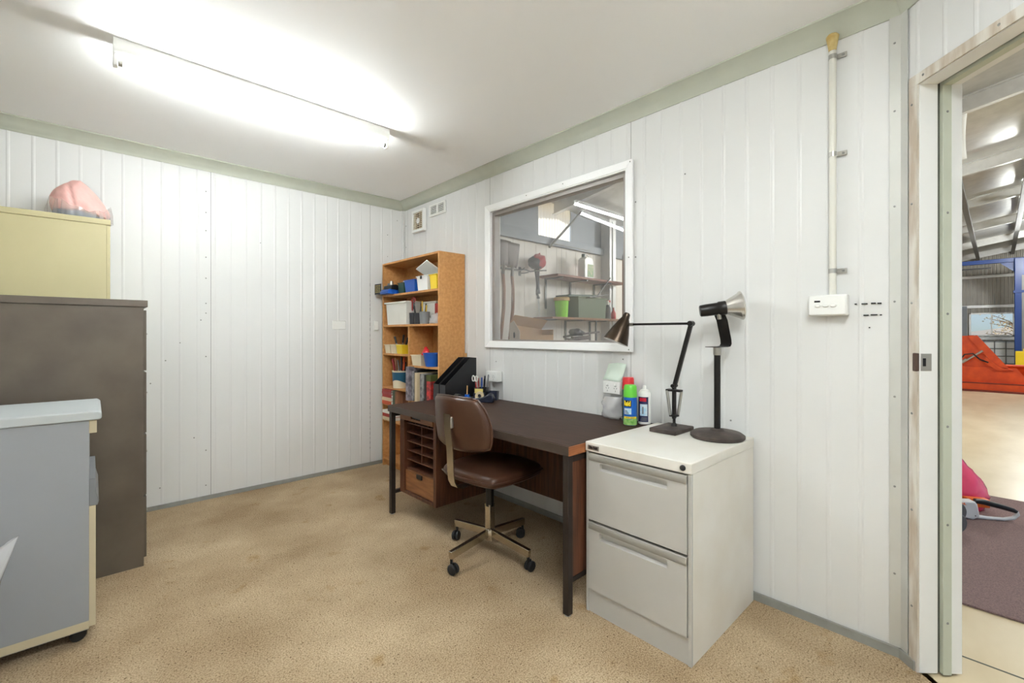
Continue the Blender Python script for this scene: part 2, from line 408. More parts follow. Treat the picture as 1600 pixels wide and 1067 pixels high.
# coved cornices and skirtings
COVE = [(0, 0), (0.0, -.075), (.006, -.075), (.010, -.066), (.028, -.036), (.060, -.012), (.072, -.007), (.072, 0)]
def cove_m(name, label, P0, P1, o0, o1):
    b = MB(); vs = []
    for P, o in ((Vector(P0), Vector(o0)), (Vector(P1), Vector(o1))):
        for (a, z) in COVE: vs.append(P + o * a + Vector((0, 0, CH + z)))
    n = len(COVE)
    b.add(vs, [tuple(range(n)), tuple(range(2 * n - 1, n - 1, -1))] + [(i, i + n, (i + 1) % n + n, (i + 1) % n) for i in range(n)])
    return struct(b.build(name, 'cornice', angle=50), label, 'cornice')
bend = (Vector((-1, 0, 0)) + (DN - Vector((-1, 0, 0))) * .5); bend = bend / bend.dot(Vector((-1, 0, 0)))
cove_m('trim_3', 'sage green coved cornice above the back wall', (LX, WY, 0), (WX, WY, 0), (1, -1, 0), (-1, -1, 0))
cove_m('trim_4', 'sage green coved cornice above the window wall', (WX, WY, 0), (WX, CY, 0), (-1, -1, 0), bend)
cove_m('trim_5', 'sage green coved cornice above the doorway wall', DP, DEND, bend, (-.4142, 1, 0))
struct(B(LX, WX - .012, WY - .016, WY - .005, 0, .028).build('baseboard_back', 'skirting'), 'thin grey metal skirting along the back wall', 'skirting')
struct(B(WX - .016, WX - .005, CY, WY - .016, 0, .034).build('baseboard_right', 'skirting'), 'thin grey metal skirting along the window wall', 'skirting')
struct(B(0, .068, -.016, -.005, 0, .034, axes(DP, DU, -DN, (0, 0, 1))).build('baseboard_door', 'skirting'), 'short grey metal skirting next to the doorway', 'skirting')

# ------------------------------------------------------------------ the doorway
dm = axes(DP, DU, -DN, (0, 0, 1))       # local: x along wall toward the viewer, y outwards, z up
dr = thing('door_1', 'white steel door frame of the open doorway to the workshop', 'door', kind='structure')
B(DS0 - .030, DS0 + .004, -.010, -.003, 0, DH + .03, dm).build('architrave', 'door_dirty', dr)
B(DS0 - .030, DS1 + .03, -.0105, -.0035, DH - .004, DH + .032, dm).build('architrave', 'door_dirty', dr)
B(DS1 - .004, DS1 + .03, -.010, -.003, 0, DH - .004, dm).build('architrave', 'door_dirty', dr)
for s_, nm in ((0, 'jamb'), (1, 'jamb')):
    x0 = DS0 if s_ == 0 else DS1; k = 1 if s_ == 0 else -1
    def jb(a, b_, y0, y1, mm, n): 
        xa, xb = sorted((x0 + k * a, x0 + k * b_)); return B(xa, xb, y0, y1, 0, DH, dm).build(n, mm, dr, bevel=.001)
    jb(0, .006, -.003, .058, 'door_white', 'jamb')
    jb(-.004, .001, .058, .070, 'dark_gap', 'jamb_slot')
    jb(0, .014, .069, .098, 'door_green', 'door_stop')
    jb(0, .006, .098, .140, 'door_white', 'jamb')
B(DS0, DS1, -.003, .058, DH - .006, DH, dm).build('head_jamb', 'door_white', dr)
B(DS0, DS1, .069, .098, DH - .014, DH, dm).build('head_stop', 'door_green', dr)
B(DS0, DS1, .098, .140, DH - .006, DH, dm).build('head_jamb', 'door_white', dr)
sp = B(DS0 + .005, DS0 + .008, .0, .036, 1.052, 1.112, dm).build('strike_plate', 'steel', dr, bevel=.001)
B(DS0 + .0075, DS0 + .009, .006, .016, 1.068, 1.096, dm).build('latch_hole', 'black_matte', sp)
B(DS0 - .012, DS0 + .006, -.014, -.003, 1.05, 1.114, dm).build('strike_housing', 'brown_metal', dr, bevel=.003)
rb = MB()
for z in (.18, .52, .86, 1.25, 1.6, 1.95):
    rb.lathe([(.0042, 0), (.003, .002), (.0001, .0026)], 8, zaxis(dm @ Vector((DS0 - .018, -.010, z + .04)), DN))
    rb.lathe([(.0045, 0), (.003, .002), (.0001, .0026)], 8, zaxis(dm @ Vector((DS0 + .014, .084, z)), DU))
for x in (.1, .35, .6): rb.lathe([(.0045, 0), (.003, .002), (.0001, .0026)], 8, zaxis(dm @ Vector((x, -.0105, DH + .016)), DN))
rb.build('frame_screws', 'rivet', dr)['kind'] = 'stuff'

# ------------------------------------------------------------------ the inside window
wi = thing('window_1', 'fixed glazed window with white frame looking into the workshop', 'window', kind='structure')
y0, y1, z0, z1 = WIN; A = .043
def arch(b, n): return b.build(n, 'frame_white', wi, bevel=.003)
# mitred architraves with a stepped face
def mitre(pa, pb, qa, qb, n):
    b = MB(); d0, d1 = WX - .004, WX - .022
    vs = [(d0, *pa), (d0, *pb), (d0, *qb), (d0, *qa), (d1, *pa), (d1, *pb), (d1 + .006, *qb), (d1 + .006, *qa)]
    b.add(vs, [(0, 1, 2, 3), (4, 5, 6, 7), (0, 1, 5, 4), (1, 2, 6, 5), (2, 3, 7, 6), (3, 0, 4, 7)]); return arch(b, n)
mitre((y0 - A, z0 - A), (y1 + A, z0 - A), (y0, z0), (y1, z0), 'architrave')
mitre((y0 - A, z1 + A), (y1 + A, z1 + A), (y0, z1), (y1, z1), 'architrave')
mitre((y0 - A, z0 - A), (y0 - A, z1 + A), (y0, z0), (y0, z1), 'architrave')
mitre((y1 + A, z0 - A), (y1 + A, z1 + A), (y1, z0), (y1, z1), 'architrave')
# reveal lining
B(WX - .012, WX + .09, y0, y0 + .006, z0, z1).build('reveal', 'frame_white', wi); B(WX - .012, WX + .09, y1 - .006, y1, z0, z1).build('reveal', 'frame_white', wi)
B(WX - .012, WX + .09, y0 + .006, y1 - .006, z0, z0 + .006).build('reveal', 'frame_white', wi); B(WX - .012, WX + .09, y0 + .006, y1 - .006, z1 - .006, z1).build('reveal', 'frame_white', wi)
# bronze aluminium sash
X0, X1 = WX + .012, WX + .064; q = .006
sa = B(X0, X1, y0 + q, y0 + q + .028, z0 + q, z1 - q).build('sash_stile', 'frame_bronze', wi, bevel=.002)
B(X0, X1, y1 - q - .028, y1 - q, z0 + q, z1 - q).build('sash_stile', 'frame_bronze', wi, bevel=.002)
B(X0, X1, y0 + q + .028, y1 - q - .028, z1 - q - .028, z1 - q).build('sash_rail', 'frame_bronze', wi, bevel=.002)
B(X0, X1, y0 + q + .028, y1 - q - .028, z0 + q, z0 + q + .010).build('sash_rail', 'frame_bronze', wi, bevel=.002)
for k, xx in enumerate((WX + .020, WX + .036)):
    tl = .0 if k == 0 else .032  # second pane leaned on purpose, so the tube is reflected twice
    ya, yb, za, zb = y0 + .03, y1 - .03, z0 + .014, z1 - .03
    b = MB().add([(xx - tl * .3, ya, za), (xx - tl * .3, yb, za), (xx + tl * .7, yb, zb), (xx + tl * .7, ya, zb)], [(0, 1, 2, 3)])
    b.build('glass_pane', 'glass', wi, smooth=False)
rb = MB()
for p in ((y0 - .03, z1 + .03), (y0 + .45, z1 + .026), (y1 - .4, z1 + .026), (y0 - .022, 1.6), (y0 - .022, z0 - .03)):
    rb.lathe([(.004, 0), (.003, .002), (.0001, .0026)], 8, zaxis((WX - .021, p[0], p[1]), (-1, 0, 0)))
rb.build('frame_screws', 'rivet', wi)['kind'] = 'stuff'

# ------------------------------------------------------------------ fluorescent battens
def batten(label, x0, x1, y, tubes=(0,)):
    L = x1 - x0; r = thing('fluorescent_batten', label, 'ceiling light', ((x0 + x1) / 2, y, CH), group='fluorescent battens on the ceiling')
    MB().prism([(-.028, 0), (-.026, -.048), (-.019, -.06), (.019, -.06), (.026, -.048), (.028, 0)], -L / 2, L / 2, 'x').build('batten_body', 'plastic_white', r, bevel=.001)
    for s_ in (-1, 1):
        xa, xb = sorted((s_ * L / 2, s_ * (L / 2 - .016)))
        for ty in tubes:
            h = B(xa, xb, ty - .017, ty + .017, -.112, -.06).build('lamp_holder', 'plastic_white', r, bevel=.003)
            B(xa - .001, xb + .001, ty - .005, ty + .005, -.106, -.098).build('holder_clip', 'plastic_grey', h)
            MB().cyl((s_ * (L / 2 - .016), ty, -.092), (s_ * (L / 2 - .032), ty, -.092), .0132).build('tube_cap', 'steel', r)
    for ty in tubes: MB().tube([(-L / 2 + .032, ty, -.092), (L / 2 - .032, ty, -.092)], .013, 16).build('fluorescent_tube', 'tube', r)
    return r
batten('white fluorescent batten with lit bare tube on the ceiling over the desk side', .06, 1.315, 2.53)
batten('added twin-tube fluorescent batten on the ceiling above the viewer, out of view', -.15, 1.105, -.1, (-.021, .021))  # assumed fixture, added out of view to give light from behind the camera
# ================================================================== FURNITURE
DT = .715                                # desk top height
# ------------------------------------------------------------------ desk (local: front at -x, wall side at +x, y along the wall)
dk = thing('office_desk', 'dark brown office desk with pigeonhole pedestal and black steel legs', 'desk', (1.782, 1.966, 0), math.radians(.8))
B(-.35, .35, -.755, .765, DT - .042, DT).build('desktop', 'desk_dark', dk, bevel=.003)
B(-.353, -.35, -.755, .765, DT - .041, DT - .002).build('front_edge', 'desk_edge', dk)
B(-.352, .35, -.759, -.755, DT - .041, DT - .002).build('end_edge', 'teak_edge', dk)
for sy in (-1, 1):
    for sx in (-1, 1):
        yc = sy * .738 + .004; xc = sx * .332
        MB().box(xc - .015, xc + .015, yc - .015, yc + .015, .006, DT - .042).build('leg', 'leg_steel', dk, bevel=.0015)
        MB().lathe([(.014, 0), (.014, .004), (.011, .008)], 12, Matrix.Translation((xc, yc, 0))).build('leg_glide', 'steel', dk)
    B(-.317, .317, sy * .738 - .011, sy * .738 + .019, DT - .072, DT - .042).build('end_rail', 'leg_steel', dk)
    B(-.317, .317, sy * .738 - .008, sy * .738 + .016, .135, .155).build('lower_rail', 'leg_steel', dk)
B(-.317, .317, -.742, -.726, .155, DT - .072).build('end_panel', 'walnut', dk)
B(.262, .278, -.726, .70, .18, DT - .042).build('modesty_panel', 'walnut', dk)
# pedestal with pigeonholes
pd = B(-.30, .262, .285, .302, .155, DT - .042).build('drawer_pedestal', 'walnut', dk, bevel=.001)
PX0, PX1, PY0, PY1, PZ0, PZ1 = -.30, .25, .302, .683, .155, DT - .042
B(PX0, .262, PY1, PY1 + .017, PZ0, PZ1).build('side_panel', 'walnut', pd, bevel=.001)
B(PX0, .262, PY0, PY1, PZ0, PZ0 + .016).build('bottom_panel', 'walnut', pd)
B(-.02, -.005, PY0, PY1, PZ0 + .016, PZ1).build('back_panel', 'walnut', pd)
B(PX0, -.02, PY0, PY0 + .012, PZ0 + .016, PZ1).build('inner_lining', 'walnut', pd)
B(PX0, -.02, PY1 - .034, PY1, PZ0 + .016, PZ1).build('inner_lining', 'walnut', pd)
ia, ib = PY0 + .012, PY1 - .034
dz0, dz1 = PZ0 + .02, PZ0 + .150
dw = B(PX0 + .012, PX0 + .03, ia + .002, ib - .002, dz0, dz1).build('drawer', 'drawer_wood', pd, bevel=.001)
B(PX0 + .004, PX0 + .013, (ia + ib) / 2 - .03, (ia + ib) / 2 + .03, dz1 - .028, dz1 - .001).build('drawer_pull', 'black', pd, bevel=.002)
zz = [dz1 + .004 + k * .0585 for k in range(6)]
for k, z in enumerate(zz):
    B(PX0 + .022, -.02, ia, ib, z, z + .007).build('pigeonhole_shelf', 'walnut', pd)
for k in range(1, 5):
    B(PX0 + .026, -.02, (ia + ib) / 2 - .003, (ia + ib) / 2 + .003, zz[k] + .007, zz[k + 1] if k < 5 else PZ1).build('pigeonhole_divider', 'walnut', pd)
for f in (.28, .72): B(PX0 + .026, -.02, ia + (ib - ia) * f - .003, ia + (ib - ia) * f + .003, zz[5] + .007, PZ1 - .03).build('pigeonhole_divider', 'walnut', pd)
tb = MB()
mid = (PY0 + PY1) / 2
tb.box(PX0 - .012, PX0 + .02, PY0 + .006, mid - .055, PZ1 - .042, PZ1 - .012); tb.box(PX0 - .012, PX0 + .02, mid + .055, PY1 - .006, PZ1 - .042, PZ1 - .012)
tb.box(PX0 - .012, PX0 + .02, mid - .055, mid + .055, PZ1 - .042, PZ1 - .026)
tb.build('tambour_rail', 'drawer_wood', pd, bevel=.001)
B(PX0 - .002, PX0 + .012, mid - .055, mid + .055, PZ1 - .027, PZ1 - .014).build('finger_grip', 'black', pd)

# ------------------------------------------------------------------ office chair (local: faces +x)
chx = thing('office_chair', 'brown vinyl swivel office chair on chrome four-star base with castors', 'chair', (1.56, 1.853, 0), math.radians(4))
def pad(cx, cz, wx, wy, t, dome, curve=0.0, upright=False, taper=0.0, n=14):
    """rounded cushion grid; upright -> lies in the y-z plane with thickness along x"""
    b = MB(); top = []; bot = []
    for i in range(n + 1):
        for j in range(n + 1):
            u = -1 + 2 * i / n; v = -1 + 2 * j / n
            # squircle mapping for rounded corners
            k = 0.5
            a = u * (1 - k + k * math.sqrt(1 - v * v / 2)); c = v * (1 - k + k * math.sqrt(1 - u * u / 2))
            e = max(abs(u), abs(v)); edge = (1 - e ** 4) 
            X = a * wx / 2; Y = c * wy / 2 * (1 - taper * u)
            h = t * .5 + dome * (1 - (u * u + v * v) / 2) 
            cv = curve * (c * c)
            top.append((X, Y, h * (0.72 + .28 * edge) + cv)); bot.append((X, Y, -t * .5 * (0.72 + .28 * edge) + cv))
    N1 = (n + 1) * (n + 1)
    vs = top + bot; fs = []
    id_ = lambda i, j: i * (n + 1) + j
    for i in range(n):
        for j in range(n):
            fs.append((id_(i, j), id_(i + 1, j), id_(i + 1, j + 1), id_(i, j + 1))); fs.append((N1 + id_(i, j), N1 + id_(i, j + 1), N1 + id_(i + 1, j + 1), N1 + id_(i + 1, j)))
    loop = [id_(i, 0) for i in range(n)] + [id_(n, j) for j in range(n)] + [id_(i, n) for i in range(n, 0, -1)] + [id_(0, j) for j in range(n, 0, -1)]
    for a, c in zip(loop, loop[1:] + loop[:1]): fs.append((a, c, c + N1, a + N1))
    if upright: vs = [(z, y, x) for x, y, z in vs]
    b.add(vs, fs); return b, [vs[i] for i in loop], [vs[i + N1] for i in loop]
sb, lt, lb = pad(0, 0, .44, .45, .064, .016)
se = sb.build('seat', 'vinyl', chx, sub=1, angle=80); se.location = (.02, 0, .452)
pp = MB().tube([((a[0] + c[0]) / 2 * 1.004, (a[1] + c[1]) / 2 * 1.004, (a[2] + c[2]) / 2) for a, c in zip(lt, lb)] + [((lt[0][0] + lb[0][0]) / 2, (lt[0][1] + lb[0][1]) / 2, (lt[0][2] + lb[0][2]) / 2)], .005, 6, False).build('piping', 'vinyl', se)
bb, lt, lb = pad(0, 0, .28, .405, .05, .010, curve=.055, upright=True, taper=.10)
bk = bb.build('backrest', 'vinyl', chx, sub=1, angle=80); bk.location = (-.247, 0, .738); bk.rotation_euler = (0, math.radians(-11), 0)
MB().tube([((a[0] + c[0]) / 2, (a[1] + c[1]) / 2 * 1.004, (a[2] + c[2]) / 2 * 1.004) for a, c in zip(lt + lt[:1], lb + lb[:1])], .005, 6, False).build('piping', 'vinyl', bk)
MB().strip([(-.292, 0, .79), (-.285, 0, .70), (-.272, 0, .60), (-.268, 0, .50), (-.262, 0, .455), (-.244, 0, .424), (-.21, 0, .412), (-.05, 0, .412)], (0, .048, 0), .007).build('back_bar', 'chrome', chx)
B(-.29, -.272, -.028, .028, .72, .775).build('back_bracket', 'steel', chx, bevel=.004)
B(-.11, .11, -.09, .09, .404, .424).build('seat_plate', 'black', chx, bevel=.004)
MB().cyl((0, 0, .26), (0, 0, .405), .022).build('gas_lift_sleeve', 'black', chx)
MB().box(-.019, .019, -.019, .019, .085, .272).build('column', 'chrome', chx, bevel=.002)
MB().lathe([(.02, .078), (.026, .082), (.027, .13), (.022, .14)], 20).build('column_collar', 'chrome', chx)
for k in range(4):
    a = math.radians(1 + 90 * k); d = Vector((math.cos(a), math.sin(a), 0)); t_ = Vector((-d.y, d.x, 0))
    b = MB(); b.strip([d * .015 + Vector((0, 0, .118)), d * .277 + Vector((0, 0, .092))], t_ * .022, .038)
    lg = b.build('base_leg', 'chrome', chx, bevel=.002)
    cs = MB().cyl(d * .268 + Vector((0, 0, .045)), d * .268 + Vector((0, 0, .08)), .007)
    hd = math.radians(40 + 75 * k); ax = Vector((math.cos(hd), math.sin(hd), 0)); c0 = d * .268 + Vector((-ax.y, ax.x, 0)) * .012 + Vector((0, 0, .026))
    cst = cs.build('castor', 'black', chx)
    for s_ in (-1, 1):
        MB().lathe([(.004, 0), (.022, .001), (.026, .005), (.026, .012), (.02, .017), (.004, .018)], 20, zaxis(c0 + ax * (s_ * .003), ax * s_)).build('castor_wheel', 'rubber', cst)
    MB().tube([c0 + Vector((0, 0, .005)) + ax * .001, c0 + Vector((0, 0, .028)), d * .268 + Vector((0, 0, .05))], .008, 8).build('castor_hood', 'black', cst)

# ------------------------------------------------------------------ two-drawer filing cabinet (local: front at -x)
CTZ = .722
fc = thing('filing_cabinet', 'pale grey two-drawer filing cabinet with lamps standing on it', 'filing cabinet', (1.845, .966, 0))
HX, HY = .297, .232
cb_ = MB()
cb_.box(-HX + .012, HX, -HY, -HY + .014, 0, CTZ - .04); cb_.box(-HX + .012, HX, HY - .014, HY, 0, CTZ - .04)
cb_.box(HX - .012, HX, -HY + .014, HY - .014, 0, CTZ - .04); cb_.box(-HX + .02, HX - .012, -HY + .014, HY - .014, .02, .034)
cb_.build('cabinet_body', 'cab_white', fc, bevel=.001)
for s_ in (-1, 1):
    ya, yb = sorted((s_ * HY, s_ * (HY - .013))); B(-HX, -HX + .012, ya, yb, 0, CTZ - .042).build('front_stile', 'cab_grey', fc, bevel=.001)
B(-HX + .004, -HX + .02, -HY + .013, HY - .013, .0, .098).build('plinth', 'cab_grey', fc, bevel=.001)
B(-HX - .004, HX + .002, -HY - .002, HY + .002, CTZ - .04, CTZ).build('cabinet_top', 'cab_white', fc, bevel=.003)
def fdrawer(z0, z1):
    r = MB(); x0, x1 = -HX - .004, -HX + .016; ya, yb = -HY + .016, HY - .016; hz0, hz1 = z1 - .066, z1 - .036; ha, hb = ya + .075, yb - .055
    r.box(x0, x1, ya, yb, z0, hz0); r.box(x0, x1, ya, ha, hz0, hz1); r.box(x0, x1, hb, yb, hz0, hz1); r.box(x0, x1, ya, yb, hz1, z1 - .03)
    d = r.build('drawer', 'cab_grey', fc)
    MB().prism([(x0 + .001, hz0), (x1 - .002, hz0 + .006), (x1 - .002, hz1), (x1 + .004, hz1), (x1 + .004, hz0)], ha - .001, hb + .001, 'y').build('handle_recess', 'cab_grey', d)
    MB().prism([(x0 - .001, z1 - .03), (x0 - .003, z1 - .027), (x0 - .003, z1 - .003), (x0 - .001, z1), (x1, z1), (x1, z1 - .03)], ya, yb, 'y').build('top_strip', 'cab_strip', d, bevel=.001)
    return d
fdrawer(.10, .385); fdrawer(.395, CTZ - .046)
B(-HX + .02, HX - .014, -HY + .016, HY - .016, .386, .394).build('drawer_gap', 'black_matte', fc)
lk = MB().lathe([(.0105, 0), (.0105, .004), (.008, .006)], 20, zaxis((-HX - .004, -HY + .03, CTZ - .02), (-1, 0, 0))).build('lock', 'black', fc)
bd = B(-HX - .0055, -HX - .004, HY - .068, HY - .012, CTZ - .031, CTZ - .012).build('badge', 'steel', fc)
text_mb('Elite Built', .0155, .0003, axes((-HX - .0058, HY - .040, CTZ - .0215), (0, -1, 0), (0, 0, 1), (-1, 0, 0)), xs=.72, bold=.0006).build('badge_lettering', 'black', bd, smooth=False)

# ------------------------------------------------------------------ cabinets on the left
bc = thing('filing_cabinet', 'tall dark brown steel filing cabinet next to the cream cupboard', 'filing cabinet', (-.112, 3.185, 0))
BH = 1.352
B(-.31, .300, -.228, .228, 0, BH - .035).build('cabinet_body', 'cab_brown', bc, bevel=.001)
B(-.312, .316, -.232, .232, BH - .034, BH).build('cabinet_top', 'cab_brown', bc, bevel=.002)
for k in range(4):
    z = .04 + k * .318
    d = B(.300, .312, -.215, .215, z, z + .308).build('drawer', 'cab_brown', bc, bevel=.002)
    MB().tube([(.312, -.05, z + .19), (.324, -.045, z + .187), (.324, .045, z + .187), (.312, .05, z + .19)], .004, 8).build('handle', 'steel', d)
    MB().prism([(.312, z + .22), (.319, z + .222), (.319, z + .228), (.312, z + .262)], -.04, .04, 'y').build('label_holder', 'steel', d)
cc = thing('storage_cupboard', 'tall cream steel cupboard with a pink bundle on its top', 'cupboard', (-.34, 3.632, 0))
CHT = 1.832
B(-.41, .395, -.182, .19, 0, CHT - .032).build('cupboard_body', 'cab_cream', cc, bevel=.002)
B(-.412, .413, -.185, .192, CHT - .031, CHT).build('cupboard_top', 'cab_cream', cc, bevel=.003)
for s_ in (-1, 1):
    ya, yb = sorted((s_ * .002 + .004, s_ * .184 + .004)); d = B(.395, .411, ya, yb, .04, CHT - .034).build('door', 'cab_cream', cc, bevel=.002)
    MB().tube([(.411, .004 + s_ * .03, .95), (.43, .004 + s_ * .03, .96), (.43, .004 + s_ * .03, 1.05), (.411, .004 + s_ * .03, 1.06)], .005, 8).build('handle', 'steel', d)
B(.345, .395, -.1845, -.182, .02, CHT - .034).build('corner_strip', 'cab_cream', cc)
pt = thing('mobile_pedestal', 'grey laminate cabinet on castors with cream door in the foreground', 'cabinet', (-.282, 2.585, 0))
PH = .885
B(-.27, .27, -.222, .222, .072, PH - .035).build('carcass', 'ped_grey', pt, bevel=.001)
B(-.27, .27, -.2225, -.2215, .055, .085).build('bottom_edge', 'ped_cream', pt)
B(-.27, .27, -.22, .22, .052, .072).build('base_board', 'ped_grey', pt)
MB().prism([(-.28, PH - .034), (.300, PH - .034), (.306, PH - .028), (.306, PH - .010), (.296, PH), (-.28, PH)], -.232, .232, 'y').build('worktop', 'ped_top', pt, bevel=.004)
B(.27, .292, -.216, .216, PH - .085, PH - .036).build('drawer_rail', 'ped_cream', pt, bevel=.001)
dd = B(.27, .289, -.218, .218, .06, .52).build('door', 'ped_cream', pt, bevel=.001)
MB().prism([(.27, .522), (.294, .52), (.298, .535), (.290, .57), (.288, .625), (.27, .625)], -.218, .218, 'y').build('pull_handle', 'plastic_grey', pt, bevel=.002)
for sx in (-1, 1):
    for sy in (-1, 1):
        c = MB().cyl((sx * .225, sy * .17, .03), (sx * .225, sy * .17, .054), .012)
        c.box(sx * .225 - .02, sx * .225 + .02, sy * .17 - .02, sy * .17 + .02, .049, .0525)
        cst = c.build('castor', 'steel', pt)
        for q_ in (-1, 1):
            MB().lathe([(.004, 0), (.020, .001), (.025, .005), (.025, .011), (.02, .015), (.004, .016)], 18, zaxis((sx * .225 + .012, sy * .17 + q_ * .003, .025), (.35, q_, 0))).build('castor_wheel', 'rubber', cst)
MB().cyl((-.02, -.205, .03), (-.02, -.205, .053), .024).build('levelling_foot', 'steel', pt)

# ------------------------------------------------------------------ bookcase (local: front at -x)
BX0, BX1, BY0, BY1, BZ = 1.915, 2.158, 2.872, 3.782, 1.812
bcx = thing('bookcase', 'tall open chipboard bookcase standing in the corner', 'bookcase', (0, 0, 0)); bcx.location = ((BX0 + BX1) / 2, (BY0 + BY1) / 2, 0)
hx, hy = (BX1 - BX0) / 2, (BY1 - BY0) / 2; T = .016
for s_ in (-1, 1):
    ya, yb = sorted((s_ * hy, s_ * (hy - T))); B(-hx, hx, ya, yb, 0, BZ).build('side_panel', 'chipboard', bcx, bevel=.001)
B(-hx, hx, -hy + T, hy - T, BZ - T, BZ).build('top_panel', 'chipboard', bcx, bevel=.001)
B(hx - .006, hx, -hy + T, hy - T, .05, BZ - T).build('back_panel', 'chipboard', bcx)
def shelf(z, ya, yb): return B(-hx + .003, hx - .006, ya, yb, z - .017, z).build('shelf', 'chipboard', bcx, bevel=.001)
SA, SB, S3L, S3R, S4L, S4R, S5L, S6 = 1.530, 1.262, 1.010, .925, .712, .640, .560, .42
shelf(SA, -hy + T, hy - T); shelf(SB, -hy + T, hy - T)
B(-hx + .003, hx - .006, -.008, .008, .07, SB - .017).build('divider', 'chipboard', bcx, bevel=.001)
for z in (S3L, S4L, S5L, S6, .07): shelf(z, .008, hy - T)
for z in (S3R, S4R, .36, .07): shelf(z, -hy + T, -.008)
B(-hx + .03, -hx + .046, -hy + T, hy - T, 0, .053).build('kick_board', 'chipboard', bcx)
# ================================================================== THINGS ON THE BOOKCASE
def tub_thing(name, label, cat, m_, x, y, z, w, d, h, taper=.86, rot=0, group=None, rim=.006):
    r = thing(name, label, cat, (x, y, z), rot, group)
    MB().tub(w, d, h, taper, .003, rim).build('tub_body', m_, r, bevel=.001)
    return r
def book(label, x, y, z, depth, thick, height, cover, lean=0.0, flat=False, pages='paper', group=None, cat='book', name='book'):
    """upright: spine faces -x; thick along y. flat: lies with its spine facing -x"""
    r = thing(name, label, cat, (x, y, z), 0, group); t = .0022
    if flat:
        b = MB(); b.box(-depth / 2, depth / 2, -height / 2, height / 2, 0, t); b.box(-depth / 2, depth / 2, -height / 2, height / 2, thick - t, thick); b.box(-depth / 2, -depth / 2 + t, -height / 2, height / 2, t, thick - t)
        b.build('cover', cover, r); B(-depth / 2 + t, depth / 2 - .004, -height / 2 + .003, height / 2 - .003, t, thick - t).build('pages', pages, r)
    else:
        b = MB(); b.box(-depth / 2, depth / 2, -thick / 2, -thick / 2 + t, 0, height); b.box(-depth / 2, depth / 2, thick / 2 - t, thick / 2, 0, height); b.box(-depth / 2, -depth / 2 + t, -thick / 2 + t, thick / 2 - t, 0, height)
        b.build('cover', cover, r); B(-depth / 2 + t, depth / 2 - .004, -thick / 2 + t, thick / 2 - t, .003, height - .004).build('pages', pages, r)
        if lean: r.rotation_euler = (lean, 0, 0)
    return r
mat('book_grey', rgb(150, 142, 150), .5, col2=rgb(96, 90, 98), vscale=30)
mat('book_cream', rgb(214, 196, 160), .6, var=.06)
mat('book_photo', rgb(170, 168, 166), .45, col2=rgb(58, 60, 66), vscale=18)
mat('book_redpic', rgb(206, 54, 50), .4, col2=rgb(120, 34, 36), vscale=34)
mat('book_green', rgb(74, 94, 74), .6, var=.2)
mat('olive', rgb(74, 84, 40), .6, var=.1)
# top shelf
tub_thing('storage_tub', 'dark green open storage box beside the blue box on the top shelf', 'box', 'plastic_green', 2.0, 3.485, SA, .13, .10, .092, .94)
tub_thing('storage_tub', 'blue open storage box on the top shelf', 'box', 'plastic_blue', 2.0, 3.325, SA, .15, .165, .102, .9)
wb = thing('lidded_box', 'white plastic box with raised lid on the top shelf', 'box', (1.99, 3.115, SA))
MB().tub(.15, .155, .115, .9, .003, .006).build('box_body', 'plastic_white', wb, bevel=.001)
lm = Matrix.Translation((.078, 0, .118)) @ Matrix.Rotation(math.radians(-18), 4, 'X') @ Matrix.Rotation(math.radians(32), 4, 'Y')
B(-.17, 0, -.085, .085, 0, .012, lm).build('box_lid', 'plastic_white', wb, bevel=.004)
B(-.086, -.082, -.012, .012, .088, .112).build('box_catch', 'black', wb)
tub_thing('storage_tub', 'yellow open storage box next to the white lidded box', 'box', 'plastic_yellow', 1.985, 2.955, SA, .14, .098, .112, .88)
# packets lying on the green and blue boxes
b = MB(); b.lathe([(.0001, .03), (.028, .026), (.04, .012), (.036, 0)], 10, Matrix.Translation((2.0, 3.49, SA + .082)) @ Matrix.Diagonal((1.2, .9, 1.2, 1)))
tag(b.build('plastic_packet', 'clear_bag'), 'small crumpled clear packet stuffed into the dark green box', 'packet')
bat = thing('battery_charger', 'blue and black tool battery charger at the end of the top shelf', 'charger', (1.93, 3.64, SA))
MB().prism([(-.075, 0), (.06, 0), (.06, .03), (-.055, .042), (-.075, .022)], -.075, .072, 'y').build('charger_base', 'plastic_blue', bat, bevel=.005)
MB().prism([(-.045, .040), (.05, .030), (.05, .07), (.01, .085), (-.045, .075)], -.07, .06, 'y').build('battery_pack', 'black', bat, bevel=.006)
MB().cyl((-.01, -.02, .075), (-.01, -.02, .115), .016, .013, 12).build('battery_terminal', 'steel', bat)
B(-.012, .03, .02, .055, .07, .10).build('charger_plug', 'plastic_grey', bat, bevel=.003)
bp = thing('blister_card', 'black printed blister card jutting past the end of the top shelf', 'card', (1.868, 3.765, SA))
cm = Matrix.Rotation(math.radians(6), 4, 'Z')
B(-.003, .0, -.045, .055, .004, .098, cm).build('card_backing', 'black', bp); B(-.003, .11, -.045, -.004, 0, .005, cm).build('card_foot', 'black', bp)
b = MB()
for k in range(5):
    for j in range(3): b.box(-.0042, -.003, -.032 + j * .027 + (k % 2) * .004, -.012 + j * .027, .024 + k * .014, .028 + k * .014, cm)
b.build('card_print', 'note_yellow', bp)['kind'] = 'stuff'
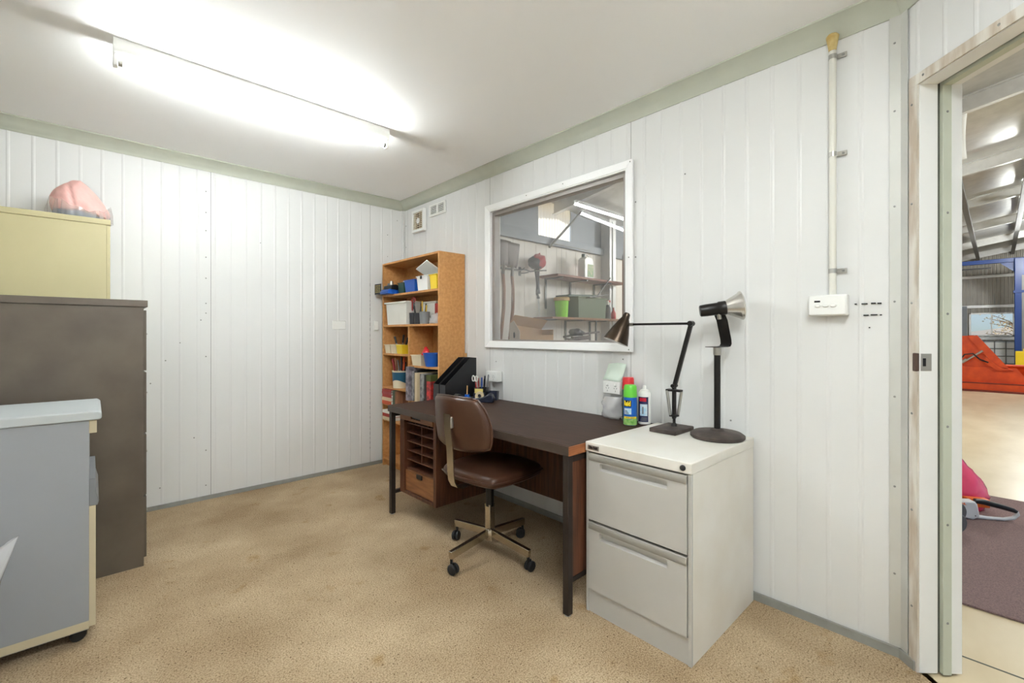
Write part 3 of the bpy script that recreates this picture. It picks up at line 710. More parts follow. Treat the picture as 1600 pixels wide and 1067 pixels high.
# second shelf
tub_thing('storage_tub', 'large white rimmed storage tub on the second shelf', 'tub', 'paper', 1.99, 3.545, SB, .14, .355, .197, .9, rim=.012)
tub_thing('storage_tub', 'white tub standing behind the pots of tools on the second shelf', 'tub', 'paper', 2.075, 3.17, SB, .11, .2, .185, .9, rim=.01)
def cup(label, m_, x, y, z, r_, h, name='tool_pot'):
    c = thing(name, label, 'pot', (x, y, z)); MB().lathe([(r_ * .85, 0), (r_, h), (r_ * .93, h), (r_ * .8, .004), (.0001, .004)], 18).build('pot_body', m_, c); return c
cup('dark round pot holding tools, next to the large white tub', 'plastic_dark', 1.955, 3.315, SB, .034, .095)
cup('dark grey pot of tools in the middle of the second shelf', 'plastic_dark', 1.952, 3.235, SB, .032, .092)
cup('translucent grey pot of tools beside the clear bag', 'plastic_grey', 1.955, 3.14, SB, .043, .098)
mat('handle_red', rgb(150, 40, 40), .4, var=.1); mat('handle_amber', rgb(206, 168, 60), .3, var=.1)
def tool(label, p, q, col, group, r_=.0065, shaft='steel', name='hand_tool'):
    p = Vector(p); q = Vector(q); t = thing(name, label, 'tool', p, 0, group); v = q - p
    MB().cyl((0, 0, 0), v * .6, r_ * .42, None, 8).build('shaft', shaft, t)
    MB().tube([v * .55, v * .6, v * .8, v * .97, v], [r_ * .6, r_, r_ * .9, r_, r_ * .5], 10).build('handle', col, t); return t
for (x, y, h, c, lab, lx, ly) in ((1.955, 3.325, .20, 'handle_red', 'long dark red handled tool', .01, .02), (1.95, 3.30, .215, 'plastic_dark', 'dark handled tool', .0, -.012), (1.945, 3.245, .155, 'black', 'black handled screwdriver', -.01, .02),
                      (1.955, 3.222, .145, 'plastic_dark', 'grey handled screwdriver', .01, -.015), (1.95, 3.155, .185, 'handle_amber', 'amber handled chisel', 0, .012), (1.955, 3.14, .165, 'black', 'black handled chisel', .015, .0), (1.95, 3.12, .15, 'handle_amber', 'short amber handled screwdriver', .0, -.02)):
    tool(lab + ' standing in a pot on the second shelf', (x, y, SB + .006), (x + lx, y + ly, SB + h), c, 'hand tools standing in the shelf pots')
# coil of wire hooked over the pots
b = MB(); pts = []
for k in range(60):
    a = k * 2 * PI / 15; pts.append((1.948 + .004 * math.sin(k), 3.30 + .026 * math.cos(a) + .004 * math.sin(k * .7), SB + .2 + .022 * math.sin(a)))
tag(b.tube(pts, .0022, 6).build('wire_coil', 'handle_red'), 'small brown wire coil hung over the tools on the second shelf', 'wire')
tag(B(2.0, 2.05, 3.015, 3.06, SB, SB + .165).build('carton', 'red_dull', bevel=.002), 'narrow red carton at the right of the second shelf', 'carton')
def lump(name, label, cat, m_, loc, sc, amp, seed, sub=3, parent=None, flat=True, freq=2.2):
    bm_ = bmesh.new(); bmesh.ops.create_icosphere(bm_, subdivisions=sub, radius=1.0)
    for v in bm_.verts:
        n_ = noise.noise(v.co * freq + Vector((seed, seed * 1.7, 0))) + .5 * noise.noise(v.co * freq * 2.7 + Vector((0, seed, 3)))
        v.co *= 1 + amp * n_
        if flat and v.co.z < -.45: v.co.z = -.45 + (v.co.z + .45) * .02
        v.co = Vector((v.co.x * sc[0], v.co.y * sc[1], (v.co.z + .45 if flat else v.co.z) * sc[2]))
    me = bpy.data.meshes.new(name); 
    if flat:
        zm = min(v.co.z for v in bm_.verts)
        for v in bm_.verts: v.co.z -= zm
    bm_.to_mesh(me); bm_.free(); me.materials.append(M[m_]); me.polygons.foreach_set('use_smooth', [True] * len(me.polygons))
    o = bpy.data.objects.new(name, me); COL.objects.link(o); o.location = loc
    if parent is not None: o.parent = parent
    return tag(o, label, cat) if label else o
lump('plastic_bag', 'crumpled clear plastic bag at the right end of the second shelf', 'bag', 'clear_bag', (1.965, 2.975, SB), (.045, .075, .055), .35, 2.3)
lump('plastic_bag', 'dark oddments in a bag under the clear plastic bag', 'bag', 'plastic_dark', (2.03, 2.97, SB), (.03, .05, .04), .3, 5.1)
# third shelf, left
for y, lab in ((3.70, 'cream plastic parts tray at the far end of its shelf'), (3.595, 'cream plastic parts tray next to the yellow tray')):
    tub_thing('parts_tray', lab, 'tray', 'plastic_cream', 1.985, y, S3L, .13, .098, .078, .88)
tub_thing('parts_tray', 'yellow plastic parts tray beside two cream trays', 'tray', 'plastic_yellow', 1.985, 3.49, S3L, .13, .098, .078, .88)
k = 0
for (x, y, q, lab) in ((1.98, 3.60, (1.96, 3.64, .15), 'dark pliers'), (1.99, 3.57, (2.0, 3.55, .165), 'black handled snips'), (1.97, 3.50, (1.985, 3.45, .14), 'black handled cutter'), (2.0, 3.48, (2.03, 3.50, .15), 'grey handled cutter')):
    tool(lab + ' poking out of the parts trays', (x, y, S3L + .006), (q[0], q[1], S3L + q[2]), 'plastic_dark', 'tools poking out of the parts trays', .009)
# third shelf, right
tub_thing('parts_tray', 'cream plastic tray with red bits beside the blue tub', 'tray', 'plastic_cream', 1.97, 3.192, S3R, .13, .145, .086, .86)
lump('rag', 'red rag bunched in the cream tray', 'rag', 'red', (1.985, 3.165, S3R + .006), (.04, .05, .095), .25, 1.2)
bt = thing('round_tub', 'blue round tub on the right middle shelf', 'tub', (1.965, 3.03, S3R)); MB().lathe([(.058, 0), (.077, .1), (.08, .1), (.08, .106), (.074, .106), (.055, .004), (.0001, .004)], 24).build('tub_body', 'plastic_blue', bt)
gt = thing('round_tub', 'dark green tub mostly behind the blue tub', 'tub', (2.088, 2.955, S3R)); MB().lathe([(.05, 0), (.058, .12), (.06, .12), (.06, .126), (.054, .126), (.046, .004), (.0001, .004)], 20).build('tub_body', 'plastic_green', gt)
# fourth shelf, left: tin of tools
tn = thing('paint_tin', 'blue and cream paint tin full of screwdrivers and brushes', 'tin', (1.975, 3.555, S4L))
MB().lathe([(.066, 0), (.075, .145), (.078, .145), (.078, .150), (.071, .150), (.063, .004), (.0001, .004)], 24).build('tin_body', 'plastic_cream', tn)
b = MB(); n = 24; vs = []
for k in range(n):
    a = 2 * PI * k / n; lo = .055 + .016 * math.sin(a * 2 + .6); vs += [((.0665 + .009 * lo / .145 + .001) * math.cos(a), (.0665 + .009 * lo / .145 + .001) * math.sin(a), lo), (.0757 * math.cos(a), .0757 * math.sin(a), .138)]
b.add(vs, [(2 * k, 2 * ((k + 1) % n), 2 * ((k + 1) % n) + 1, 2 * k + 1) for k in range(n)])
mat('tin_blue', rgb(32, 84, 112), .4, var=.1)
b.build('tin_label', 'tin_blue', tn)
cols = ['black', 'handle_red', 'orange_red', 'plastic_grey', 'wood_handle', 'black', 'red_dull', 'plastic_dark', 'handle_red']
labs = ['black handled', 'dark red handled', 'orange handled', 'grey handled', 'wooden handled', 'thick black handled', 'dull red handled', 'dark grey handled', 'slim dark red']
for k in range(9):
    a = k * 2.4; rr = .028; ln = .225 + .06 * ((k * 7) % 5) / 5
    tool(labs[k] + ' tool standing in the paint tin', (1.975 + rr * math.cos(a), 3.555 + rr * math.sin(a), S4L + .006),
         (1.972 + 1.6 * rr * math.cos(a), 3.585 + 3.2 * rr * math.sin(a), S4L + ln), cols[k], 'tools standing in the paint tin', .008)
# books, right compartment
yy = 3.29
for (th, ht, dp, cv, lab, xx) in ((.05, .275, .24, 'book_grey', 'thick mauve grey ring binder at the left of the upright books', 1.99), (.03, .24, .21, 'book_photo', 'grey patterned magazine file beside the mauve binder', 2.0),
        (.045, .245, .2, 'black', 'black book left of the cream book', 2.0), (.036, .232, .22, 'book_cream', 'tall cream book among the upright books', 1.985), (.024, .225, .2, 'book_grey', 'thin mauve book right of the cream book', 2.0),
        (.036, .228, .2, 'book_photo', 'grey photo-covered book in the middle of the row', 1.99), (.03, .222, .2, 'black', 'black book beside the red picture book', 2.0), (.022, .222, .19, 'plastic_grey', 'thin grey book touching the red picture book', 2.0)):
    yy -= th / 2 + .002; book(lab, xx, yy, S4R, dp, th, ht, cv, group='upright books in the bookcase'); yy -= th / 2
yy -= .004
rk = book('red picture-covered book with olive top near the bookcase side', 1.985, yy - .037, S4R, .21, .06, .225, 'book_redpic', group='upright books in the bookcase')
B(-.1065, .0, -.0305, .0305, .178, .2255).build('olive_band', 'olive', rk)
# left compartment under the tin: lying books
z = S5L
for (th, cv, lab, dy) in ((.032, 'orange_red', 'orange book at the bottom of the lying stack', 0), (.03, 'book_cream', 'cream book above the orange book in the stack', .006), (.026, 'red_dull', 'red book low in the lying stack', -.004), (.024, 'handle_red', 'dark red book high in the lying stack', .004), (.018, 'red_dull', 'thin red book on top of the lying stack', 0)):
    book(lab, 2.0, 3.675 + dy, z, .2, th, .165, cv, flat=True, group='books lying in a stack in the bookcase'); z += th
book('green book standing beside the lying stack', 2.0, 3.555, S5L, .19, .032, .132, 'book_green', group='upright books in the bookcase')
book('brown book standing beside the green book', 2.0, 3.52, S5L, .19, .028, .128, 'wood_handle', group='upright books in the bookcase')
z = S6
for (th, cv, lab) in ((.03, 'book_cream', 'cream book at the bottom of the lowest stack'), (.03, 'red_dull', 'red book in the middle of the lowest stack'), (.026, 'paper', 'white book on top of the lowest stack')):
    book(lab, 2.0, 3.66, z, .2, th, .18, cv, flat=True, group='books lying in a stack in the bookcase'); z += th
pl = thing('timber_batten', 'thin light timber strip leaning behind the bookcase side', 'timber', (2.15, 2.857, 0)); B(-.012, .008, -.013, .0135, 0, 1.03).build('strip', 'wood_light', pl)

# ================================================================== THINGS ON THE DESK
def filebox(label, x, y, w_, rot=0):
    r = thing('magazine_holder', label, 'magazine holder', (x, y, DT), rot); t = .003; L_, H_, F_ = .27, .295, .115
    prof = [(-L_ / 2, 0), (L_ / 2, 0), (L_ / 2, H_), (L_ / 2 - .055, H_), (-L_ / 2 + .004, F_ + .004), (-L_ / 2, F_)]
    for s_ in (-1, 1):
        a, c = sorted((s_ * w_ / 2, s_ * (w_ / 2 - t))); MB().prism(prof, a, c, 'y').build('side_panel', 'black', r)
    B(-L_ / 2, -L_ / 2 + t, -w_ / 2 + t, w_ / 2 - t, 0, F_).build('front_panel', 'plastic_dark', r); B(L_ / 2 - t, L_ / 2, -w_ / 2 + t, w_ / 2 - t, 0, H_).build('back_panel', 'navy', r); B(-L_ / 2 + t, L_ / 2 - t, -w_ / 2 + t, w_ / 2 - t, 0, t).build('base_panel', 'black', r)
    return r
filebox('black magazine holder with sloping front against the bookcase', 1.895, 2.675, .07)
filebox('second black magazine holder closer to the wall socket', 1.895, 2.598, .07)
og = thing('desk_organiser', 'black desk organiser with pens and scissors', 'pen holder', (2.02, 2.495, DT), math.radians(35))
MB().tub(.075, .09, .085, .97, .003, .002).build('pen_cup', 'black', og, bevel=.002)
B(-.06, -.038, -.04, .04, 0, .055).build('note_slot', 'navy', og, bevel=.002)
MB().box(-.0005, .0, -.03, .03, -.016, .016, Matrix.Translation((-.061, 0, .068))).build('yellow_note', 'note_yellow', og)
MB().tub(.06, .07, .06, .97, .003, .002).build('clip_tray', 'navy', og).location = (.01, -.085, 0)
for k, (c, dx, dy, h) in enumerate((('red', -.02, .02, .155), ('handle_red', -.01, .01, .15), ('paper', 0, .028, .16), ('navy', .015, -.01, .165), ('plastic_grey', .02, -.03, .175), ('black', -.005, -.03, .15), ('plastic_blue', .02, .02, .15))):
    p = thing('pen', ['red', 'dark red', 'white', 'navy', 'grey', 'black', 'blue'][k] + ' pen standing in the desk organiser', 'pen', (2.02 + dx, 2.495 + dy, DT + .004), 0, 'pens in the desk organiser')
    v = Vector((dx * .45, dy * .5, h)); MB().tube([(0, 0, 0), v * .9, v], [.004, .004, .003], 8).build('pen_barrel', c, p); MB().cyl(v * .62, v * .985, .0048, None, 8).build('pen_cap', c, p)
sc_ = thing('scissors', 'white handled scissors standing in the desk organiser', 'scissors', (1.99, 2.52, DT + .004))
MB().strip([(0.02, -.01, 0), (0, .004, .12)], (0, .012, 0), .002).build('blade', 'steel', sc_)
for s_ in (-1, 1): MB().tube([(-.004, .004 + s_ * .017 + .014 * math.cos(a), .145 + .02 * math.sin(a)) for a in [2 * PI * i / 14 for i in range(15)]], .004, 8, False).build('finger_loop', 'paper', sc_)
td = thing('tape_dispenser', 'black weighted tape dispenser on the desk', 'tape dispenser', (1.94, 2.395, DT), math.radians(-52))
MB().prism([(-.09, 0), (.085, 0), (.092, .03), (.08, .058), (.055, .062), (.03, .045), (-.01, .032), (-.06, .03), (-.085, .022)], -.028, .028, 'y').build('dispenser_body', 'navy', td, bevel=.008, seg=3)
MB().lathe([(.014, -.011), (.03, -.011), (.03, .011), (.014, .011)], 24, zaxis((-.012, 0, .043), (0, 1, 0)), close=True).build('tape_roll', 'book_cream', td)
MB().strip([(-.09, 0, .03), (-.06, 0, .034)], (0, .024, 0), .002).build('cutter', 'steel', td)
gl = thing('glue_brush', 'blue capped pot with wooden stick on the desk', 'brush', (1.91, 2.515, DT))
MB().lathe([(.022, 0), (.024, .03), (.018, .034), (.018, .045)], 18).build('brush_pot', 'plastic_blue', gl); MB().cyl((0, 0, .044), (0.004, 0.004, .105), .0045, None, 8).build('stick', 'wood_light', gl)
hp = thing('hole_punch', 'small chrome and grey hole punch beside the magazine holder', 'hole punch', (1.84, 2.515, DT), math.radians(20))
B(-.05, .05, -.018, .018, 0, .014).build('punch_base', 'plastic_dark', hp, bevel=.003); MB().strip([(-.05, 0, .045), (-.02, 0, .056), (.045, 0, .03)], (0, .03, 0), .004).build('punch_lever', 'steel', hp); B(.02, .045, -.015, .015, .014, .034).build('punch_block', 'plastic_grey', hp, bevel=.002)
ring = MB().tube([(1.87 + .034 * math.cos(a), 2.455 + .034 * math.sin(a), DT + .006 + .012 * (1 + math.sin(a))) for a in [2 * PI * i / 24 for i in range(25)]], .004, 8, False)
tag(ring.build('metal_ring', 'chrome'), 'loose chrome ring lying on the desk near the tape dispenser', 'ring')

def can(label, x, y, r_, h, name='spray_can', cat='spray can'):
    return thing(name, label, cat, (x, y, DT))
TH0 = math.atan2(-1.277, -2.026)
def wrap(r_, th, z): return lambda p: Vector(((r_ + p.z) * math.cos(th + p.x / r_), (r_ + p.z) * math.sin(th + p.x / r_), z + p.y))
def band(r_, z0, z1, a0=0, a1=2 * PI, n=28, wob=0.0, th=.0006):
    b = MB(); vs = []
    for k in range(n + 1):
        a = a0 + (a1 - a0) * k / n
        zt = z1 + wob * math.sin(3 * a)
        vs += [((r_ + th) * math.cos(a), (r_ + th) * math.sin(a), z0), ((r_ + th) * math.cos(a), (r_ + th) * math.sin(a), zt)]
    b.add(vs, [(2 * k, 2 * k + 2, 2 * k + 3, 2 * k + 1) for k in range(n)]); return b
mat('can_blue', rgb(22, 96, 184), .28, metal=.2, var=.03); mat('can_green', rgb(96, 190, 58), .3, var=.03); mat('can_green2', rgb(84, 158, 62), .3, col2=rgb(160, 200, 120), vscale=40)
mat('can_yellow', rgb(246, 216, 44), .35, var=.02); mat('can_sky', rgb(176, 214, 236), .4, col2=rgb(226, 236, 240), vscale=50); mat('can_navy', rgb(34, 38, 82), .35, var=.05); mat('logo_red', rgb(214, 40, 60), .4, var=.04)
R1 = .034; c1 = can('blue and green insect spray can with yellow logo on the desk corner', 2.022, 1.283, R1, .21)
MB().lathe([(.030, 0), (R1, .003), (R1, .138), (R1 - .001, .142)], 28).build('can_body', 'can_blue', c1)
MB().lathe([(R1 - .0015, .142), (R1 + .0005, .144), (R1 - .002, .196), (R1 - .007, .205), (.0001, .2075)], 28).build('can_cap', 'can_green', c1)
band(R1, .003, .036, wob=.004).build('green_band', 'can_green2', c1)
band(R1, .036, .046, TH0 - 1.0, TH0 + 1.0, th=.0012).build('yellow_band', 'can_yellow', c1)
band(R1, .058, .088, TH0 - .95, TH0 + .15, th=.0011).build('picture_patch', 'can_sky', c1)
band(R1, .096, .128, TH0 - 1.15, TH0 + .18, 16, wob=.0, th=.0010).build('logo_backing', 'black', c1)  # black print behind the yellow lettering
text_mb('Raid', .034, .0004, None, wrap(R1 + .0018, TH0 - .47, .112), xs=.62, bold=.0018).build('logo_lettering', 'can_yellow', c1, smooth=False)
b = MB()
for k in range(2): 
    q = band(R1, .040 + 0, .042, TH0 - .7 + k * .75, TH0 - .1 + k * .7, 8, th=.0018); b.add(q.v, q.f)
for k in range(3):
    q = band(R1, .062 + k * .006, .0645 + k * .006, TH0 - .85, TH0 - .2 - .1 * k, 8, th=.0018); b.add(q.v, q.f)
b.build('small_print', 'can_navy', c1)['kind'] = 'stuff'
R2 = .0315; c2 = can('white and navy spray can with bare nozzle on the desk corner', 2.098, 1.2465, R2, .2)
MB().lathe([(.027, 0), (R2, .003), (R2, .158), (R2 - .002, .162), (.022, .172), (.022, .174), (.016, .178), (.0001, .179)], 28).build('can_body', 'plastic_white', c2)
MB().lathe([(.009, .178), (.009, .192), (.0075, .198), (.0001, .199)], 16).build('nozzle', 'plastic_white', c2)
T2 = math.atan2(-1.2465, -2.098)
band(R2, .014, .142, T2 - 1.2, T2 + .62).build('navy_label', 'can_navy', c2)
band(R2, .045, .105, T2 - .75, T2 + .45, th=.0011).build('picture_patch', 'can_sky', c2)
band(R2, .119, .137, T2 - .85, T2 + .28, th=.0012).build('logo_band', 'logo_red', c2)
b = MB()
for k in range(3):
    q = band(R2, .020 + k * .007, .023 + k * .007, T2 - .7 + .1 * k, T2 + .4, 8, th=.0014); b.add(q.v, q.f)
q = band(R2, .055, .092, T2 - .35, T2 - .15, 4, th=.0017); b.add(q.v, q.f)
b.build('small_print', 'plastic_grey', c2)['kind'] = 'stuff'
R3 = .032; c3 = can('green spray can with red cap behind the insect spray', 2.10, 1.345, R3, .235)
MB().lathe([(.028, 0), (R3, .003), (R3, .165), (R3 - .002, .17)], 28).build('can_body', 'plastic_green', c3)
MB().lathe([(R3 - .002, .17), (R3, .172), (R3 - .002, .226), (R3 - .006, .234), (.0001, .236)], 28).build('can_cap', 'red', c3)
# ================================================================== THINGS ON THE FILING CABINET
al = thing('desk_lamp', 'black jointed desk lamp with brown shade on square base', 'lamp', (2.005, 1.048, CTZ))
B(-.09, .092, -.066, .066, 0, .02).build('base', 'cast_iron', al, bevel=.004)
MB().lathe([(.014, .02), (.012, .03), (.007, .036), (.007, .07)], 14, Matrix.Translation((.025, 0, 0))).build('pivot', 'lamp_black', al)
hub = (.025, 0, .205); elb = (.025, -.083, .507); hd = (.025, .222, .508)
B(.013, .037, -.006, .006, .055, .215).build('lower_link', 'lamp_black', al, bevel=.002)
for s_ in (-1, 1):
    MB().tube([(.025 + s_ * .014, s_ * -.012, .072), (.025 + s_ * .014, s_ * -.030, .188)], .0068, 10).build('spring', 'steel', al)
    MB().cyl((.025 + s_ * .008, .0, .212), (.025 + s_ * .02, .0, .212), .009, None, 14).build('joint_knob', 'lamp_black', al)
for z, w_ in ((.190, .036), (.070, .018)): B(.008, .042, -w_, w_, z - .005, z + .005).build('spring_yoke', 'lamp_black', al, bevel=.002)
MB().strip([hub, elb], (.016, 0, 0), .018).build('lower_arm', 'lamp_black', al, bevel=.002)
MB().cyl((.010, elb[1], elb[2]), (.040, elb[1], elb[2]), .0125, None, 16).build('elbow_joint', 'lamp_black', al)
MB().strip([elb, hd], (.010, 0, 0), .011).build('upper_arm', 'lamp_black', al, bevel=.001)
MB().tube([hd, (.025, .243, .507)], .0085, 12).build('head_joint', 'steel', al)
ap = Vector((.012, .247, .567)); rc = Vector((-.03, .292, .418)); ax = (rc - ap)
zm = zaxis(ap, ax); L_ = ax.length
sh = MB().lathe([(.010, .0), (.016, .006), (.020, .03), (.028, .045), (.048, .10), (.066, L_)], 28, zm).build('lamp_shade', 'lamp_brown', al)
MB().lathe([(.0655, L_ - .002), (.0655, L_ + .001), (.060, L_ + .001), (.060, L_ - .002)], 28, zm, close=True).build('shade_rim', 'lamp_inner', sh)
MB().lathe([(.0640, L_ - .0005), (.0462, .10), (.0262, .047), (.0001, .042)], 28, zm).build('shade_lining', 'lamp_inner', sh)
MB().lathe([(.013, .05), (.013, .075), (.028, .11), (.030, .125), (.022, .142), (.0001, .15)], 18, zm).build('bulb', 'bulb_face', al)

sl = thing('spot_lamp', 'black spotlight with silver reflector bulb on heavy round stand', 'lamp', (2.022, .842, CTZ))
MB().lathe([(.106, 0), (.112, .006), (.112, .016), (.098, .026), (.03, .033), (.024, .04), (.016, .042)], 40).build('base', 'cast_iron', sl, bevel=.0)
MB().cyl((0, 0, .04), (0, 0, .375), .0135).build('pole', 'lamp_black', sl)
MB().lathe([(.0155, .365), (.0165, .37), (.0165, .398), (.013, .40)], 20).build('pole_cap', 'steel', sl)
ld = Vector((.50, -.845, .13)).normalized(); side = Vector((.845, .5, 0)).normalized()
lr = Vector((.995, -.105, 0)).normalized()
bp_ = [Vector((0, 0, .402)) - lr * .055, Vector((0, 0, .402)) + lr * .045, Vector((0, 0, .404)) + lr * .066, Vector((0, 0, .414)) + lr * .076, Vector((0, 0, .432)) + lr * .074, Vector((0, 0, .52)) + lr * .040, Vector((0, 0, .542)) + lr * .022]
MB().strip(bp_, Vector((-lr.y, lr.x, 0)) * .05, .003).build('bracket', 'lamp_black', sl)
MB().cyl(Vector((0, 0, .525)) + lr * .02, Vector((0, 0, .56)) + lr * .012, .010, None, 12).build('swivel', 'steel', sl)
hc = Vector((0, 0, .572)) + lr * .018 + ld * .018
zm = zaxis(hc - ld * .10, ld)
MB().lathe([(.022, 0), (.026, .004), (.0275, .03), (.0275, .075), (.031, .08), (.031, .108), (.024, .11)], 24, zm).build('lamp_holder', 'lamp_black', sl)
bl = MB().lathe([(.026, .105), (.032, .112), (.055, .158), (.062, .166), (.0635, .172), (.060, .176)], 32, zm).build('reflector_bulb', 'bulb', sl)
MB().lathe([(.060, .1755), (.045, .182), (.02, .186), (.0001, .187)], 32, zm).build('bulb_face', 'bulb_face', bl)

# ================================================================== ON TOP OF THE CREAM CUPBOARD
pk = thing('pink_bundle', 'pink fabric bundle in clear plastic on the cream cupboard', 'bundle', (-.055, 3.60, CHT))
bm_ = bmesh.new(); bmesh.ops.create_icosphere(bm_, subdivisions=5, radius=1.0)
for v in bm_.verts:
    c = v.co.copy(); x = c.x
    n_ = noise.noise(c * 1.8 + Vector((3, 1, 0))) * .07 + noise.noise(c * 5 + Vector((0, 7, 2))) * .022
    n_ -= .10 * math.exp(-((x + .25 + .5 * c.z * .4) / .07) ** 2) * max(0, -c.y)
    hgt = 1.0 - .50 * max(0, x) ** 1.1 - .12 * max(0, -x) ** 3
    c *= (1 + n_); zz_ = c.z if c.z > -.35 else -.35 + (c.z + .35) * .1
    v.co = Vector((c.x * .128, c.y * .12, (zz_ + .385) * .137 * hgt + .038 * (1 - .5 * max(0, x))))
me = bpy.data.meshes.new('bundle_body'); bm_.to_mesh(me); bm_.free(); me.materials.append(M['pink']); me.polygons.foreach_set('use_smooth', [True] * len(me.polygons))
o = bpy.data.objects.new('bundle_body', me); COL.objects.link(o); o.parent = pk
lump('grey_lining', None, None, 'greyblue', (-.01, 0, 0), (.105, .105, .055), .15, 4.4, parent=pk)
b = MB(); n = 120; vs = []
for k in range(n + 1):
    a = PI * 0.95 + (PI * 1.2) * k / n
    f = 1 + .03 * math.sin(9 * a) + .015 * math.sin(23 * a + 1)
    tp = .075 + .03 * math.sin(2.1 * a + .4) + .006 * math.sin(11 * a)
    vs += [(.140 * f * math.cos(a), .132 * f * math.sin(a) , .001), (.139 * f * math.cos(a), .131 * f * math.sin(a), tp * .5), (.132 * math.cos(a), .124 * math.sin(a), tp)]
b.add(vs, [(3 * k + j, 3 * k + 3 + j, 3 * k + 4 + j, 3 * k + 1 + j) for k in range(n) for j in (0, 1)])
b.build('clear_wrap', 'clear_film', pk, angle=180)

# ================================================================== BIN LINER AT THE LEFT EDGE
bn = thing('waste_bin', 'clear plastic bin liner corner sticking out at the left edge', 'bin', (-.345, 2.02, .0))
MB().lathe([(.10, 0), (.125, .40), (.13, .40), (.13, .412), (.119, .412), (.096, .006), (.0001, .006)], 28).build('bin_body', 'black', bn)
b = MB(); n = 72; vs = []
tipa = math.atan2(.0, 1)
for k in range(n):
    a = 2 * PI * k / n; pkk = math.exp(-((((a - tipa + PI) % (2 * PI)) - PI) / .28) ** 2)
    f = 1 + .05 * math.sin(7 * a) + .03 * math.sin(19 * a)
    vs += [(.133 * math.cos(a), .133 * math.sin(a), .36), (.135 * f * math.cos(a), .135 * f * math.sin(a), .44), ((.14 * f + .035 * pkk) * math.cos(a), (.14 * f + .02 * pkk) * math.sin(a), .51 + .012 * math.sin(5 * a) + .055 * pkk), (.11 * math.cos(a), .11 * math.sin(a), .475 + .04 * pkk)]
b.add(vs, [(4 * k + j, 4 * ((k + 1) % n) + j, 4 * ((k + 1) % n) + 1 + j, 4 * k + 1 + j) for k in range(n) for j in (0, 1, 2)])
b.build('bin_liner', 'clear_bag', bn, angle=180)

# ================================================================== FITTINGS ON THE WALLS
# extractor fan and vent, on the window wall (face -x)
fn = thing('extractor_fan', 'square white extractor fan with round hub high in the corner', 'fan', (WX - .004, 3.535, 2.197))
S_ = .098
MB().box(-.034, 0, -S_, S_, -S_, -S_ + .022).box(-.034, 0, -S_, S_, S_ - .022, S_).box(-.034, 0, -S_, -S_ + .022, -S_ + .022, S_ - .022).box(-.034, 0, S_ - .022, S_, -S_ + .022, S_ - .022).build('fan_frame', 'plastic_white', fn, bevel=.002)
B(-.008, 0, -S_ + .02, S_ - .02, -S_ + .02, S_ - .02).build('fan_back', 'brown_metal', fn)
MB().lathe([(.026, 0), (.026, .003), (.022, .005), (.0001, .006)], 20, zaxis((-.026, 0, 0), (-1, 0, 0))).build('fan_hub', 'plastic_white', fn)
for k in range(9):
    z = -.068 + k * .017; B(-.028, -.024, -S_ + .02, S_ - .02, z - .0022, z + .0022).build('grille_bar', 'plastic_cream', fn)
for k in range(-3, 4):
    if k: B(-.0275, -.0245, k * .0205 - .0015, k * .0205 + .0015, -S_ + .02, S_ - .02).build('grille_bar', 'plastic_cream', fn)
vn = thing('wall_vent', 'white louvred vent beside the extractor fan', 'vent', (WX - .004, 3.255, 2.250))
B(-.004, .0, -.118, .118, -.044, .044).build('vent_back', 'plastic_dark', vn)
MB().box(-.012, 0, -.122, .122, -.05, -.036).box(-.012, 0, -.122, .122, .036, .05).box(-.012, 0, -.122, -.10, -.036, .036).box(-.012, 0, .10, .122, -.036, .036).box(-.012, 0, -.012, .012, -.036, .036).build('vent_frame', 'plastic_white', vn, bevel=.001)
for s_ in (-1, 1):
    for k in range(5):
        z = -.029 + k * .0145; B(-.0105, -.004, s_ * .056 - .044, s_ * .056 + .044, z - .0032, z + .0032, None).build('louvre', 'plastic_white', vn)
def gpo(label, x, y, z, depth, facing, w_=.116, h_=.074):
    """double socket box; local: front at -x"""
    r = thing('power_outlet', label, 'power outlet', (x, y, z), 0 if facing == 'x' else -PI / 2)
    B(-depth, 0, -w_ / 2, w_ / 2, -h_ / 2, h_ / 2).build('outlet_box', 'plastic_white', r, bevel=.004)
    B(-depth - .004, -depth, -w_ / 2 + .003, w_ / 2 - .003, -h_ / 2 + .003, h_ / 2 - .003).build('outlet_plate', 'plastic_white', r, bevel=.003)
    for s_ in (-1, 1):
        MB().prism([(-depth - .010, .012), (-depth - .006, .024), (-depth - .003, .024), (-depth - .003, .008)], s_ * .026 - .006, s_ * .026 + .006, 'y').build('switch', 'plastic_white', r, bevel=.001)
        b = MB()
        for (yy_, zz_, an) in ((-.008, -.004, .5), (.008, -.004, -.5), (0, -.019, 0)):
            b.box(-.0006, 0, -.001, .001, -.004, .004, Matrix.Translation((-depth - .0038, s_ * .026 + yy_, zz_)) @ Matrix.Rotation(an, 4, 'X'))
        b.build('socket_slots', 'scuff', r)['kind'] = 'stuff'
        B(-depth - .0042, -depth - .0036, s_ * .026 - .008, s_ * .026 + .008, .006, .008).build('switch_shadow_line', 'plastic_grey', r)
    return r
gpo('white double power outlet on the back wall', 1.548, WY - .004, 1.258, .012, 'y')
gpo('white deep power outlet on the wall behind the tape dispenser', WX - .004, 2.488, .874, .052, 'x')
gpo('white deep power outlet with green paper tucked behind it', WX - .004, 1.456, .884, .052, 'x')
# the edge of a small white plate on the back wall beside the bookcase
tag(B(1.865, 1.905, WY - .016, WY - .004, 1.215, 1.30).build('wall_plate', 'plastic_white', bevel=.003), 'small white wall plate half hidden behind the bookcase', 'wall plate')
